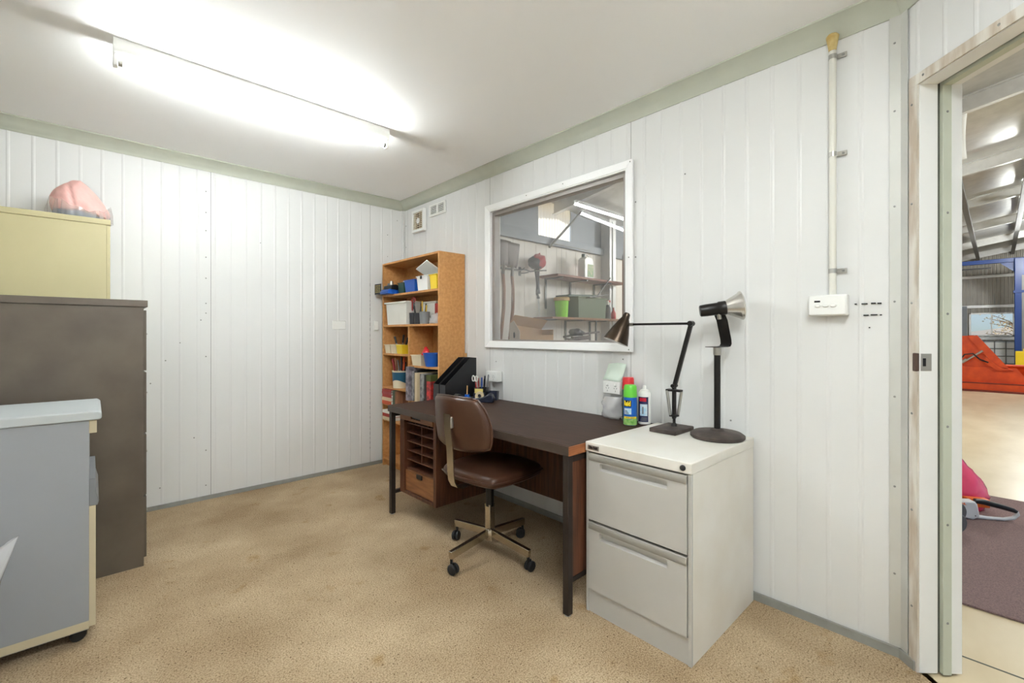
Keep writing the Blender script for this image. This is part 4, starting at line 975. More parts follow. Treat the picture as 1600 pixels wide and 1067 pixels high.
# green docket on top of the outlet, clear bag under it
gp = MB(); vs = []
for i in range(9):
    for j in range(5):
        s_ = i / 8; yv = -.058 + .116 * j / 4
        vs.append((-.056 + .044 * s_ + .004 * math.sin(4 * s_) , yv + .012 * s_ * 0 - .012 * s_, .001 + .094 * s_ + .004 * math.sin(yv * 40 + 2 * s_)))
gp.add(vs, [(i * 5 + j, i * 5 + j + 1, i * 5 + j + 6, i * 5 + j + 5) for i in range(8) for j in range(4)])
g = tag(gp.build('paper_docket', 'paper_green', angle=180), 'pale green paper docket resting on the wall outlet', 'paper'); g.location = (WX - .004, 1.456, .9215)
sm_ = g.modifiers.new('solid', 'SOLIDIFY'); sm_.thickness = .001
bgm = MB(); vs = []; n = 20
for i in range(11):
    s_ = i / 10
    for k in range(n):
        a = 2 * PI * k / n; ww = .052 + .012 * math.sin(s_ * 3) ; dd_ = .010 + .026 * math.sin(s_ * PI * .75)
        f = 1 + .14 * math.sin(3 * a + 9 * s_) + .12 * math.sin(7 * a - 15 * s_)
        vs.append((dd_ * f * math.cos(a), ww * f * math.sin(a), .118 * (1 - s_)))
bgm.add(vs, [(i * n + k, i * n + (k + 1) % n, (i + 1) * n + (k + 1) % n, (i + 1) * n + k) for i in range(10) for k in range(n)] + [tuple(range(10 * n, 11 * n))])
g = tag(bgm.build('plastic_bag', 'soft_bag', angle=180), 'clear plastic bag on the desk under the wall outlet', 'bag'); g.location = (2.112, 1.452, DT)
# light switch with conduit
ls = thing('light_switch', 'white three-gang light switch below the conduit', 'light switch', (WX - .004, .4555, 1.294))
B(-.042, 0, -.064, .064, -.041, .041).build('switch_box', 'plastic_white', ls, bevel=.005)
B(-.047, -.042, -.061, .061, -.038, .038).build('switch_plate', 'plastic_white', ls, bevel=.004)
for k in range(3): MB().lathe([(.0085, 0), (.0085, .003), (.006, .006), (.0001, .0065)], 16, axes((-.047, .030 - k * .026, -.002), (0, 1.25, 0), (0, 0, .8), (-1, 0, 0))).build('rocker', 'plastic_white', ls)
B(-.0476, -.047, .022, .042, .012, .019).build('switch_mark', 'black', ls)
cd_ = thing('conduit', 'white vertical electrical conduit running up to the cornice', 'conduit', (WX - .018, .443, 1.335))
MB().cyl((0, 0, 0), (0, 0, 1.028), .0128, None, 20).build('conduit_pipe', 'conduit', cd_)
MB().lathe([(.0129, .965), (.0138, .975), (.0165, .99), (.019, 1.005), (.022, 1.022), (.016, 1.03)], 18, Matrix.Translation((-.002, 0, 0))).build('sealant', 'stain', cd_)
for z in (.942, .556, .095):
    s_ = MB().tube([(0, 0, z - .009), (0, 0, z + .009)], .0142, 16).build('saddle', 'steel', cd_)
    B(.006, .012, -.045, -.010, z - .009, z + .009).build('saddle_tab', 'steel', s_, bevel=.002)
    MB().lathe([(.005, 0), (.004, .003), (.0001, .004)], 10, zaxis((.006, -.033, z), (-1, 0, 0))).build('saddle_screw', 'rivet', s_)
# rub marks right of the switch
b = MB()
for (y, z, l) in ((.372, 1.296, .006), (.345, 1.296, .018), (.318, 1.297, .014), (.300, 1.296, .012), (.340, 1.252, .016), (.316, 1.253, .02), (.296, 1.252, .006), (.330, 1.205, .004)):
    b.box(WX - .0052, WX + .001, y - l / 2, y + l / 2, z - .0022, z + .0022)
o = b.build('scuff_marks', 'scuff', wr); o['kind'] = 'stuff'
# dashed scuffs along the back wall seam
b = MB(); random.seed(3)
for k in range(34):
    z = .15 + k * .044 + random.uniform(-.01, .01); b.box(1.8275, 1.8305, WY - .0012, WY + .002, z, z + random.uniform(.006, .03))
o = b.build('seam_marks', 'scuff', bpy.data.objects['wall_back']); o['kind'] = 'stuff'
# ================================================================== THE WORKSHOP BEYOND
mat('concrete', rgb(222, 206, 174), .32, col2=rgb(206, 188, 152), vscale=1.4, stretch=(1, 2.5, 1), detail=8)
mat('mat_fibre', rgb(140, 116, 112), .95, col2=rgb(112, 92, 90), vscale=180, bump=.3, bscale=240)
mat('foil', rgb(196, 196, 192), .34, metal=.7, var=.12, vscale=9, bump=.12, bscale=30)
mat('galv', rgb(206, 206, 204), .38, metal=.5, var=.08, vscale=14)
mat('galv_dark', rgb(120, 120, 118), .5, metal=.4, var=.1)
mat('corrugated', rgb(178, 174, 166), .42, metal=.35, var=.06)
mat('shed_grey', rgb(128, 132, 138), .45, metal=.2, var=.1, vscale=5)
mat('lining_white', rgb(228, 222, 212), .5, var=.03)
mat('loader_orange', rgb(226, 84, 28), .4, col2=rgb(206, 70, 24), vscale=6)
mat('loader_dark', rgb(120, 44, 28), .5, var=.2)
mat('lift_blue', rgb(14, 54, 120), .35, var=.06)
mat('lift_yellow', rgb(236, 200, 28), .4, var=.05)
mat('tank_white', rgb(214, 216, 214), .4, var=.04)
mat('olive_crate', rgb(88, 104, 82), .5, var=.08)
mat('lime', rgb(150, 232, 50), .4, var=.04)
mat('lid_tan', rgb(206, 172, 110), .5, var=.05)
mat('shelf_wood', rgb(150, 104, 88), .6, col2=rgb(126, 82, 66), vscale=12, stretch=(.6, 6, 6))
mat('shelf_wood2', rgb(146, 104, 70), .6, col2=rgb(118, 80, 52), vscale=12, stretch=(.6, 6, 6))
mat('shovel_steel', rgb(108, 98, 94), .5, metal=.35, var=.2, vscale=12)
mat('engine_red', rgb(176, 52, 56), .4, var=.08)
mat('tool_orange', rgb(236, 112, 40), .4, var=.04)
mat('tool_white', rgb(226, 228, 230), .4, var=.02)
mat('tool_grey', rgb(96, 96, 98), .5, var=.06)
SX1, SY1 = 19.0, 4.02
RZ = lambda y: 3.62 - .17 * y
sfo = struct(MB().add([(DEND.x + .02, FY - .02, -.006), (WX + .02, CY - .02, -.006), (WX + .02, SY1 + .2, -.006), (SX1 + .2, SY1 + .2, -.006), (SX1 + .2, -9, -.006), (DEND.x + .02, -9, -.006)], [(0, 1, 2, 3, 4, 5)]).build('floor_workshop', 'concrete', smooth=False), 'pale polished concrete floor of the workshop', 'floor')
B(2.34, 2.348, -9, CY - .05, -.0058, -.0050).build('floor_joint', 'dark_gap', sfo)
# roof: foil-backed sheets between sloping steel members
rf = thing('ceiling_workshop', 'silver foil-lined workshop roof on steel members', 'roof', kind='structure')
mem = [2.4, 4.5, 6.45, 8.95, 11.3, 13.9, 16.5, 18.85]
for a, c in zip(mem[:-1], mem[1:]):
    b = MB(); n = 12; vs = []
    for i in range(n + 1):
        x = a + (c - a) * i / n; sag = -.10 * math.sin(PI * i / n)
        vs += [(x, SY1 + .2, RZ(SY1 + .2) + sag), (x, -9, RZ(-9) + sag)]
    b.add(vs, [(2 * i, 2 * i + 1, 2 * i + 3, 2 * i + 2) for i in range(n)])
    b.build('roof_sheet', 'foil', rf, angle=180)
for x in mem:
    b = MB()
    for (xa, xb, za, zb) in ((x - .035, x + .035, -.17, -.155), (x - .004, x + .004, -.155, -.02), (x - .035, x + .035, -.02, .0)):
        vs = [(xx, y, RZ(y) + z) for y in (SY1, -9) for xx in (xa, xb) for z in (za, zb)]
        b.add(vs, [(0, 1, 3, 2), (4, 6, 7, 5), (0, 2, 6, 4), (1, 5, 7, 3), (0, 4, 5, 1), (2, 3, 7, 6)])
    b.build('roof_member', 'galv', rf, smooth=False)
for y in (.37, -.30, 1.9, -2.2, -4):
    B(8.95, SX1, y - .035, y + .035, RZ(y) - .24, RZ(y) - .17).build('roof_strut', 'galv_dark', rf)
# outer skin above the roof keeps the daylight out
struct(MB().add([(-3, SY1 + .3, RZ(SY1 + .3) + .12), (SX1 + .3, SY1 + .3, RZ(SY1 + .3) + .12), (SX1 + .3, -9, RZ(-9) + .12), (-3, -9, RZ(-9) + .12)], [(0, 1, 2, 3)]).build('roof_outer', 'corrugated', smooth=False), 'outer sheeting of the workshop roof', 'roof')
# far corrugated wall with window (faces -x); u runs along -y
FW = (-.345, .56, 1.12, 1.80)      # window y0,y1,z0,z1
far = thing('wall_far', 'grey corrugated iron wall at the far end of the workshop', 'wall', kind='structure')
pr = []; u = -9.0
while u < SY1 + .01: 
    for k in range(6): pr.append((u + .076 * k / 6, .016 * math.sin(2 * PI * k / 6)))
    u += .076
sheet(pr, -.006, lambda u: RZ(u) + .12, (SX1, 0, 0), (0, 1, 0), (-1, 0, 0), [FW]).build('corrugated_sheet', 'corrugated', far, angle=180)
for z in (1.98, 2.85, 1.06, .45): B(SX1 - .07, SX1 - .02, -6, SY1, z - .04, z + .04).build('girt', 'galv', far)
B(SX1 - .09, SX1 - .02, .60, .72, 0, 2.0).build('post', 'shed_grey', far); B(SX1 - .09, SX1 - .02, FW[0] - .15, FW[0] - .05, 0, 2.0).build('post', 'shed_grey', far)
w2 = thing('window_2', 'aluminium window in the far workshop wall', 'window', kind='structure')
xa, xb = SX1 - .05, SX1 + .02
MB().box(xa, xb, FW[0], FW[1], FW[2], FW[2] + .04).box(xa, xb, FW[0], FW[1], FW[3] - .04, FW[3]).box(xa, xb, FW[0], FW[0] + .04, FW[2], FW[3]).box(xa, xb, FW[1] - .04, FW[1], FW[2], FW[3]).build('window_frame', 'galv', w2)
B(xa + .01, xb - .01, .09, .115, FW[2] + .04, FW[3] - .04).build('mullion', 'galv', w2)
for a, c in ((FW[0] + .04, .09), (.115, FW[1] - .04)): MB().add([(SX1, a, FW[2] + .04), (SX1, c, FW[2] + .04), (SX1, c, FW[3] - .04), (SX1, a, FW[3] - .04)], [(0, 1, 2, 3)]).build('glass_pane', 'glass', w2, smooth=False)
# end wall seen through the office window (faces -y)
ew = thing('wall_shed', 'workshop side wall, white lined below and grey steel above', 'wall', kind='structure')
mat('lining_joint', rgb(170, 164, 156), .6, var=.05)
for k in range(14):
    a = WX + .09 + k * 1.2; c = min(a + 1.196, SX1); sheet(ribs(a, c, a + .1, .2, .006, .014, .003), 0, 2.36, (0, SY1, 0), (1, 0, 0), (0, -1, 0)).build('lining_panel', 'lining_white', ew, angle=20)
    if a > SX1 - 1.3: break
SK = (4.20, 4.86, 2.44, 2.93)
B(WX + .09, SK[0], SY1 + .005, SY1 + .02, 0, RZ(SY1) + .12).build('steel_sheet', 'shed_grey', ew); B(SK[1], SX1, SY1 + .005, SY1 + .02, 0, RZ(SY1) + .12).build('steel_sheet', 'shed_grey', ew); B(SK[0], SK[1], SY1 + .005, SY1 + .02, 0, SK[2]).build('steel_sheet', 'shed_grey', ew)
pr = []; u = SK[0]
while u < SK[1] - .001:
    for k in range(6): pr.append((u + .055 * k / 6, .012 * math.sin(2 * PI * k / 6)))
    u += .055
sheet(pr, SK[2], RZ(SY1) + .12, (0, SY1 + .012, 0), (1, 0, 0), (0, -1, 0)).build('skylight_sheet', 'skylight', ew, angle=180)
B(WX + .09, 12, SY1 - .06, SY1 - .001, 2.345, 2.44).build('steel_girt', 'shed_grey', ew)
B(4.4, 5.2, SY1 - .075, SY1 - .06, 2.36, 2.375).build('girt_clip', 'galv_dark', ew)
MB().tube([(4.30, SY1 - .10, 2.30), (5.10, SY1 - .10, 3.0)], .016, 8).build('wall_brace', 'galv_dark', ew)
B(5.54, 5.70, SY1 - .16, SY1 - .003, -.005, RZ(SY1)).build('steel_column', 'galv', ew, bevel=.004); B(5.60, 5.615, SY1 - .175, SY1 - .16, -.005, RZ(SY1) - .1).build('column_edge', 'tank_white', ew)
# shelves on the shed wall
def wshelf(label, z, m_, x0, x1):
    r = thing('wall_shelf', label, 'shelf', (x0, SY1, z)); B(0, x1 - x0, -.335, -.008, -.026, 0).build('shelf_board', m_, r, bevel=.001)
    for x in (.12, .62, 1.16):
        b = B(x - .012, x + .012, -.31, -.012, -.042, -.026).build('bracket', 'galv_dark', r)
        B(x - .014, x + .014, -.022, -.006, -.42, -.026).build('bracket_upright', 'galv_dark', b)
    return r
wshelf('upper reddish timber shelf on the workshop wall seen through the window', 1.93, 'shelf_wood', 4.2, 5.72)
wshelf('lower brown timber shelf with crates seen through the window', 1.395, 'shelf_wood2', 4.1, 5.76)
jc = thing('jerry_can', 'white plastic bottle with green label on the upper workshop shelf', 'bottle', (4.90, 3.80, 1.93))
MB().prism([(-.10, 0), (.10, 0), (.10, .22), (.075, .27), (.02, .29), (-.05, .29), (-.10, .25)], -.06, .06, 'y').build('bottle_body', 'plastic_white', jc, bevel=.012, seg=3)
MB().cyl((-.055, 0, .285), (-.055, 0, .33), .024, None, 14).build('bottle_cap', 'plastic_green', jc); MB().tube([(.085, 0, .25), (.06, 0, .315), (0, 0, .33), (-.035, 0, .295)], .011, 8).build('bottle_handle', 'plastic_white', jc)
mat('label_green', rgb(120, 166, 122), .5, col2=rgb(196, 190, 150), vscale=24)
B(-.04, .085, -.063, -.0605, .02, .19).build('bottle_label', 'label_green', jc)
lb_ = thing('round_bucket', 'lime green bucket with tan lid on the lower workshop shelf', 'bucket', (4.40, 3.80, 1.395))
MB().lathe([(.078, 0), (.09, .205), (.09, .21)], 24).build('bucket_body', 'lime', lb_); MB().lathe([(.09, .21), (.104, .212), (.104, .245), (.096, .255), (.0001, .257)], 24).build('bucket_lid', 'lid_tan', lb_)
cr = thing('storage_crate', 'large olive green crate on the lower workshop shelf', 'crate', (4.90, 3.82, 1.395)); MB().tub(.62, .28, .275, .93, .005, .012).build('crate_body', 'olive_crate', cr, bevel=.002)
B(-.40, .30, -.10, .12, 0, .026, Matrix.Translation((-.06, 0, .285)) @ Matrix.Rotation(-.05, 4, 'Y')).build('crate_lid', 'plastic_green', cr, bevel=.005)
b = MB().box(-.30, .30, -.03, .03, 0, .012, Matrix.Translation((5.0, 3.68, 1.69)) @ Matrix.Rotation(-.13, 4, 'Y') @ Matrix.Rotation(.2, 4, 'Z'))
tag(b.build('plastic_channel', 'plastic_grey'), 'pale grey plastic channel lying on the olive crate', 'channel')
tag(MB().tube([(4.98, 3.66, 1.70), (5.30, 3.68, 1.965)], .009, 8).build('metal_rod', 'galv_dark'), 'thin dark rod slanting from the olive crate up to the upper shelf', 'rod')
dbx = thing('tool_case', 'narrow dark case beside the lime bucket on the workshop shelf', 'case', (4.545, 3.93, 1.395)); B(-.03, .03, -.07, .07, 0, .25).build('case_body', 'plastic_dark', dbx, bevel=.006); MB().tube([(0, -.04, .25), (0, -.03, .268), (0, .03, .268), (0, .04, .25)], .006, 8).build('case_handle', 'black', dbx)
sbt = thing('spray_bottle', 'dark bottle with pale top beside the olive crate', 'bottle', (5.32, 3.74, 1.395)); MB().lathe([(.04, 0), (.043, .01), (.043, .15), (.02, .19), (.016, .2)], 18).build('bottle_body', 'plastic_dark', sbt); MB().lathe([(.02, .198), (.022, .235), (.014, .26), (.0001, .262)], 14).build('bottle_cap', 'paper', sbt); B(-.012, .05, -.012, .012, .235, .262).build('trigger', 'red', sbt)
ob = thing('oil_bottle', 'small red bottle near the end of the lower workshop shelf', 'bottle', (5.46, 3.74, 1.395)); MB().lathe([(.034, 0), (.036, .008), (.036, .08), (.014, .125), (.012, .14), (.0001, .145)], 16).build('bottle_body', 'red', ob); MB().cyl((0, 0, .14), (0, 0, .165), .012, None, 12).build('bottle_cap', 'red_dull', ob)
# shovels on the wall
def shovel(label, x, z, m_, dx=.0):
    r = thing('shovel', label, 'shovel', (x, SY1 - .05, z), 0, 'shovels hung on the workshop wall')
    b = MB(); n = 9; vs = []
    for i in range(n):
        s_ = i / (n - 1); w_ = .075 + .055 * s_ ** .6
        for j in range(5): 
            q = -1 + j / 2; vs.append((q * w_, -.03 - .03 * (1 - q * q) * (1 - .4 * s_), s_ * .30))
    b.add(vs, [(i * 5 + j, i * 5 + j + 1, i * 5 + j + 6, i * 5 + j + 5) for i in range(n - 1) for j in range(4)])
    o = b.build('blade', 'shovel_steel', r, angle=180); s_ = o.modifiers.new('solid', 'SOLIDIFY'); s_.thickness = .004
    MB().tube([(0, -.045, .06), (0, -.04, -.02), (0, -.03, -.10)], [.016, .02, .021], 12).build('socket', 'shovel_steel', r)
    MB().tube([(0, -.03, -.08), (dx * .3, -.03, -.28), (dx * .2, -.03, -.5), (-dx * .4, -.028, -.8), (-dx, -.03, -1.02)], .021, 12).build('shaft', m_, r); return r
shovel('shovel with square blade, left of the pair on the workshop wall', 3.515, 1.985, 'wood_handle', .06)
shovel('shovel with square blade, beside the red brushcutter', 3.66, 1.97, 'wood_handle', .06)
tag(MB().box(3.40, 3.84, SY1 - .035, SY1 - .004, 1.955, 1.975).tube([(3.80, SY1 - .02, 1.965), (3.83, SY1 - .08, 1.96), (3.845, SY1 - .11, 1.99)], .007, 8).build('wall_hook', 'galv_dark'), 'steel rail with hook carrying the shovels', 'hook')
# brushcutter
bq = thing('brushcutter', 'red brushcutter hanging engine-up on a wall hook in the workshop', 'brushcutter', (4.03, SY1 - .14, 1.98))
lump('engine_cover', None, None, 'engine_red', (0.03, 0, .10), (.115, .08, .09), .22, 3.3, parent=bq, flat=False); lump('engine_block', None, None, 'black', (-.035, 0, .08), (.10, .075, .08), .2, 8.1, parent=bq, flat=False)
MB().cyl((.04, 0, .16), (.045, 0, .21), .018, .008, 12).build('fuel_cap', 'engine_red', bq)
MB().tube([(-.01, 0, .03), (.0, 0, -.02), (.005, 0, -.10)], [.04, .032, .024], 14).build('clutch_housing', 'black', bq)
MB().tube([(.005, 0, -.10), (.012, 0, -.20), (.018, 0, -.30)], [.024, .02, .03], 12).build('grip', 'plastic_dark', bq)
MB().tube([(.018, 0, -.24), (-.025, -.02, -.27), (-.02, -.02, -.31), (.018, 0, -.33)], .014, 10).build('throttle_trigger', 'black', bq)
MB().tube([(.018, 0, -.30), (.04, 0, -.58)], .011, 10).build('shaft', 'steel', bq); MB().cyl((.02, 0, -.335), (.022, 0, -.36), .02, None, 12).build('shaft_clamp', 'black', bq)
hk = thing('wall_bracket', 'bent steel bracket holding the brushcutter', 'bracket', (3.86, SY1 - .004, 1.95)); B(-.02, .02, -.006, 0, -.05, .06).build('bracket_plate', 'galv_dark', hk); MB().tube([(0, -.006, .03), (.04, -.07, .02), (.09, -.10, .0), (.13, -.15, .01), (.26, -.21, .02)], .008, 8).build('bracket_arm', 'galv_dark', hk); MB().tube([(0, -.006, -.02), (.05, -.05, -.015), (.1, -.06, .0)], .007, 8).build('bracket_brace', 'galv_dark', hk)
# workbench, open carton, offcuts
wbh = thing('workbench', 'long timber workbench under the workshop shelves', 'workbench', (4.3, 3.55, 0))
B(-1.85, 1.08, -.40, .33, 1.03, 1.07).build('bench_top', 'shelf_wood2', wbh)
for x in (-1.75, -.2, .98):
    for y in (-.34, .27): B(x - .045, x + .045, y - .045, y + .045, -.006, 1.03).build('bench_leg', 'shelf_wood2', wbh)
cx_ = thing('carton', 'open cardboard carton tipped on its side on the workbench', 'carton', (3.50, 3.46, 1.07), math.radians(-20)); t = .005
cmx = Matrix.Translation((0, 0, .012)) @ Matrix.Rotation(math.radians(0), 4, 'Y')
B(-.20, .20, -.14, .14, 0, t).build('carton_base', 'cardboard', cx_); B(-.20, .20, .135, .14, t, .22).build('carton_side', 'cardboard', cx_); 
MB().prism([(-.14, t), (.14, t), (.14, .22), (.02, .255), (-.14, .14)], -.20, -.195, 'x').build('carton_end', 'card_white', cx_); B(.195, .20, -.14, .135, t, .16).build('carton_end', 'cardboard', cx_)
B(-.195, .195, -.14, -.135, t, .10).build('carton_side', 'cardboard', cx_)
B(0, .40, 0, t, 0, .15, Matrix.Translation((-.2, .135, .22)) @ Matrix.Rotation(math.radians(8), 4, 'Y') @ Matrix.Rotation(math.radians(50), 4, 'X')).build('carton_flap', 'cardboard', cx_)
MB().lathe([(.022, 0), (.022, .002)], 16, axes((-.2005, .0, .10), (0, 1, 0), (0, 0, 1.5), (-1, 0, 0))).build('hand_hole', 'black_matte', cx_)
random.seed(11)
for k in range(7):
    x = 4.12 + .09 * (k % 4); y = 3.36 + .05 * (k // 2); z = 1.072 + .026 * (k % 4) + .002 * k
    L_ = random.uniform(.3, .46); an = random.uniform(-.25, .25); ti = random.uniform(-.14, .02)
    o = B(-L_ / 2, L_ / 2, -.02, .02, 0, .022).build('metal_offcut', 'shovel_steel'); o.location = (x, y, z + abs(math.sin(ti)) * L_ / 2); o.rotation_euler = (0, ti, an)
    tag(o, 'dark metal offcut in the heap on the workbench beside the carton', 'offcut', 'metal offcuts heaped on the workbench')
lump('rag', 'dark crumpled rag on top of the metal offcuts', 'rag', 'plastic_dark', (4.25, 3.44, 1.16), (.11, .06, .06), .35, 6.6)
bkt = thing('shelf_support', 'angled steel foot standing on the workbench below the lower shelf', 'bracket', (5.10, 3.78, 1.07)); B(-.01, .01, -.01, .01, 0, .3).build('upright', 'galv_dark', bkt); MB().strip([(.02, 0, .012), (-.16, -.08, .002)], (0, .02, 0), .004).build('foot', 'galv_dark', bkt)
for (x, y, lab, m_) in ((5.50, 3.60, 'brown timber pole standing beside the steel column', 'wood_handle'), (5.62, 3.50, 'pale timber pole nearest the window edge', 'wood_light')):
    p = thing('timber_pole', lab, 'pole', (x, y, -.006), 0, 'poles beside the steel column'); MB().cyl((0, 0, 0), (.0, .0, 2.28), .017, None, 10).build('pole_shaft', m_, p)
hs = thing('hose_coil', 'grey hose looped over the tops of the poles', 'hose', (5.56, 3.55, 2.28))
MB().tube([(.12 * math.cos(a) - .0, .05 * math.sin(a), .045 * math.sin(2 * a) + .012) for a in [2 * PI * i / 20 for i in range(21)]], .02, 8, False).build('hose', 'plastic_grey', hs)
MB().tube([(.10, -.02, .0), (.11, -.03, -.12), (.08, -.03, -.3), (.10, -.03, -.42)], .016, 8).build('hose_tail', 'plastic_grey', hs)

# ------------------------------------------------------------------ seen through the doorway
ZF = -.006
tag(B(2.79, 4.79, -1.2, 1.0, ZF, .004).build('floor_mat', 'mat_fibre', bevel=.003), 'mauve brown fibre mat on the workshop floor', 'mat')
# hedge trimmer with bag
ht = thing('garden_blower', 'white battery garden blower with black handle lying on the mat', 'garden tool', (4.10, .13, .004), math.radians(-59))
ht.scale = (.85, .9, .9)
# local x runs along the tool toward the handle end
MB().prism([(-.13, .02), (.02, .0), (.06, .022), (.045, .11), (.03, .13), (-.13, .12)], -.035, .035, 'y').build('blower_body', 'tool_white', ht, bevel=.01, seg=3)
MB().tube([(.03, 0, .018), (.12, 0, .012), (.22, 0, .014), (.275, 0, .026), (.30, 0, .055), (.292, 0, .075)], [.016, .012, .012, .013, .013, .012], 12).build('handle_loop', 'tool_white', ht)
MB().tube([(.045, 0, .125), (.10, 0, .122), (.20, 0, .10), (.27, 0, .082), (.298, 0, .07)], [.017, .019, .018, .016, .011], 12).build('handle_grip', 'black', ht)
B(.02, .16, .03, .09, .07, .13).build('battery', 'tool_orange', ht, bevel=.006)
text_mb('STIHL', .022, .0004, axes((-.055, -.0365, .108), (1, 0, 0), (0, 0, 1), (0, -1, 0)), bold=.0008).build('blower_lettering', 'tool_orange', ht, smooth=False)
rbm = MB()
for (x, z) in ((-.085, .085), (.03, .03)): rbm.lathe([(.004, 0), (.003, .002), (.0001, .0025)], 8, zaxis((x, -.0355, z), (0, -1, 0)))
rbm.build('body_screws', 'scuff', ht)['kind'] = 'stuff'
bag = MB(); vs = []; n = 40; rows = 22
for i in range(rows + 1):
    s_ = i / rows
    prof = .115 * (1 - s_) ** .75 + .075 * math.sin(PI * min(1, s_ * 1.15)) * (1 - s_) + .012
    for k in range(n):
        a = 2 * PI * k / n
        f = 1 + .09 * noise.noise(Vector((math.cos(a) * 2.2, math.sin(a) * 2.2, s_ * 5))) + .10 * noise.noise(Vector((math.cos(a) * 5, math.sin(a) * 5, s_ * 12 + 4)))
        vs.append((prof * f * math.cos(a), prof * f * 1.25 * math.sin(a), .002 + s_ * .40))
bag.add(vs, [(i * n + k, i * n + (k + 1) % n, (i + 1) * n + (k + 1) % n, (i + 1) * n + k) for i in range(rows) for k in range(n)] + [tuple(range(n - 1, -1, -1)), tuple(range(rows * n, rows * n + n))])
g = tag(bag.build('pink_sack', 'pink_film', angle=180), 'bright pink plastic sack behind the white garden blower', 'sack'); g.location = (4.36, .225, .004)
for (x, y, lab) in ((3.99, .175, 'grey wheel lying against the garden blower'), (3.75, .165, 'grey wheel closer to the doorway than the garden blower')):
    wv = thing('trolley_wheel', lab, 'wheel', (x, y, .004)); MB().lathe([(.018, -.02), (.05, -.02), (.058, -.012), (.058, .012), (.05, .02), (.018, .02)], 24, zaxis((0, 0, .058), (-.6, -.8, 0)), close=True).build('tyre', 'tool_grey', wv); MB().lathe([(.0001, -.014), (.02, -.014), (.02, .014), (.0001, .014)], 16, zaxis((0, 0, .058), (-.6, -.8, 0))).build('wheel_hub', 'plastic_grey', wv)
# loader bucket
lo = thing('loader_bucket', 'orange tractor loader bucket resting on the workshop floor', 'loader', (13.6, 0, ZF))
YA, YB = -.47, 1.55
sec = [(-.15, .0), (.42, .0), (.62, .10), (.66, .30), (.56, .52), (.54, .52), (.62, .30), (.59, .13), (.41, .03), (-.15, .015)]
MB().prism(sec, YA, YB, 'y').build('bucket_shell', 'loader_orange', lo)
for y, s_ in ((YA, 1), (YB, -1)):
    a, c = sorted((y, y + s_ * .025)); MB().prism([(-.14, .01), (.42, .0), (.62, .10), (.66, .30), (.56, .52), (.40, .50), (-.02, .17)], a, c, 'y').build('side_plate', 'loader_orange', lo)
B(-.24, -.12, YA - .01, YB + .01, .0, .035).build('cutting_edge', 'loader_dark', lo)
MB().tube([(.55, YA, .51), (.55, YB, .51)], .035, 10).build('top_rail', 'loader_orange', lo)
MB().prism([(YA + .0, .17), (YB, .17), (YB, .5), (YA + .2, .5)], -.02, .0, 'x').build('bucket_face', 'loader_orange', lo)
MB().prism([(YA - .02, .0), (YB, .0), (YB, .18), (YA + .02, .18)], -.16, -.02, 'x').build('bucket_lip', 'loader_orange', lo)
B(-.17, -.155, YA + .1, YB, .165, .185).build('lip_seam_bar', 'loader_dark', lo)  # dark seam along the bucket lip
MB().prism([(.06, .5), (.62, .5), (.62, 1.14), (.34, 1.16)], .02, .12, 'x').build('hitch_plate', 'loader_orange', lo)
MB().prism([(-.16, .5), (.0, .5), (.42, 1.14), (.28, 1.16)], -.06, .02, 'x', None).build('loader_arm', 'loader_orange', lo)
MB().prism([(-.22, .46), (-.06, .5), (.10, .66), (.15, .72), (.19, .62), (.0, .44)], -.10, -.02, 'x').build('lift_lug', 'loader_orange', lo)
for k, (p, q_) in enumerate((((-.09, .50, .58), (-.09, .20, .84)), ((-.09, .56, .56), (-.09, .44, .66)))): MB().cyl(p, q_, .022, None, 10).build('hydraulic_ram', 'steel', lo)
MB().tube([(-.1, .56, .60), (-.16, .46, .76), (-.14, .34, .78), (-.12, .24, .66), (-.1, .12, .60)], .014, 8).build('hydraulic_hose', 'black', lo)
MB().cyl((.1, .2, .0), (.1, .2, .02), .12, None, 16).build('wear_pad', 'loader_dark', lo)
# vehicle lift
vl = thing('vehicle_lift', 'blue two-post vehicle lift with overhead beam', 'vehicle lift', (16.4, 0, ZF))
for (a, c) in ((-.62, -.29), (1.9, 2.23)):
    B(-.15, .15, a, c, 0, 3.02).build('lift_post', 'lift_blue', vl, bevel=.01); B(-.25, .25, a - .1, c + .1, 0, .02).build('base_plate', 'lift_blue', vl); B(-.165, -.15, (a + c) / 2 - .05, (a + c) / 2 + .05, .1, 2.6).build('carriage_track', 'galv_dark', vl)
    B(-.17, .17, a - .02, c + .02, 2.18, 2.24).build('post_band', 'lift_blue', vl)
B(-.06, .06, -.62, 2.23, 2.94, 3.04).build('overhead_beam', 'lift_blue', vl, bevel=.006)
B(-.03, .03, .1, 1.9, 2.82, 2.85).build('limit_bar', 'black', vl)
MB().prism([(-.29, 2.94), (-.05, 2.94), (-.29, 2.70)], -.02, .02, 'x').build('gusset', 'lift_blue', vl)
B(-.40, -.15, -.50, -.30, .42, .78).build('lift_carriage', 'lift_yellow', vl, bevel=.01); B(-.42, -.40, -.47, -.42, .70, .84).build('arm_pin', 'lift_yellow', vl)
# caged water tank
ib = thing('water_tank', 'white plastic tank in a steel cage below the far window', 'tank', (18.2, .12, ZF))
B(-.46, .46, -.48, .52, .16, .98).build('tank_body', 'tank_white', ib, bevel=.04, seg=3)
for k in range(6):
    y = -.49 + k * .206; MB().tube([(-.475, y, .12), (-.475, y, 1.0)], .012, 6).build('cage_bar', 'galv_dark', ib)
for z in (.2, .4, .6, .8, 1.0): MB().tube([(-.48, -.49, z), (-.48, .54, z)], .012, 6).build('cage_bar', 'galv_dark', ib)
B(-.48, .48, -.5, .55, 0, .12).build('pallet_base', 'galv_dark', ib)
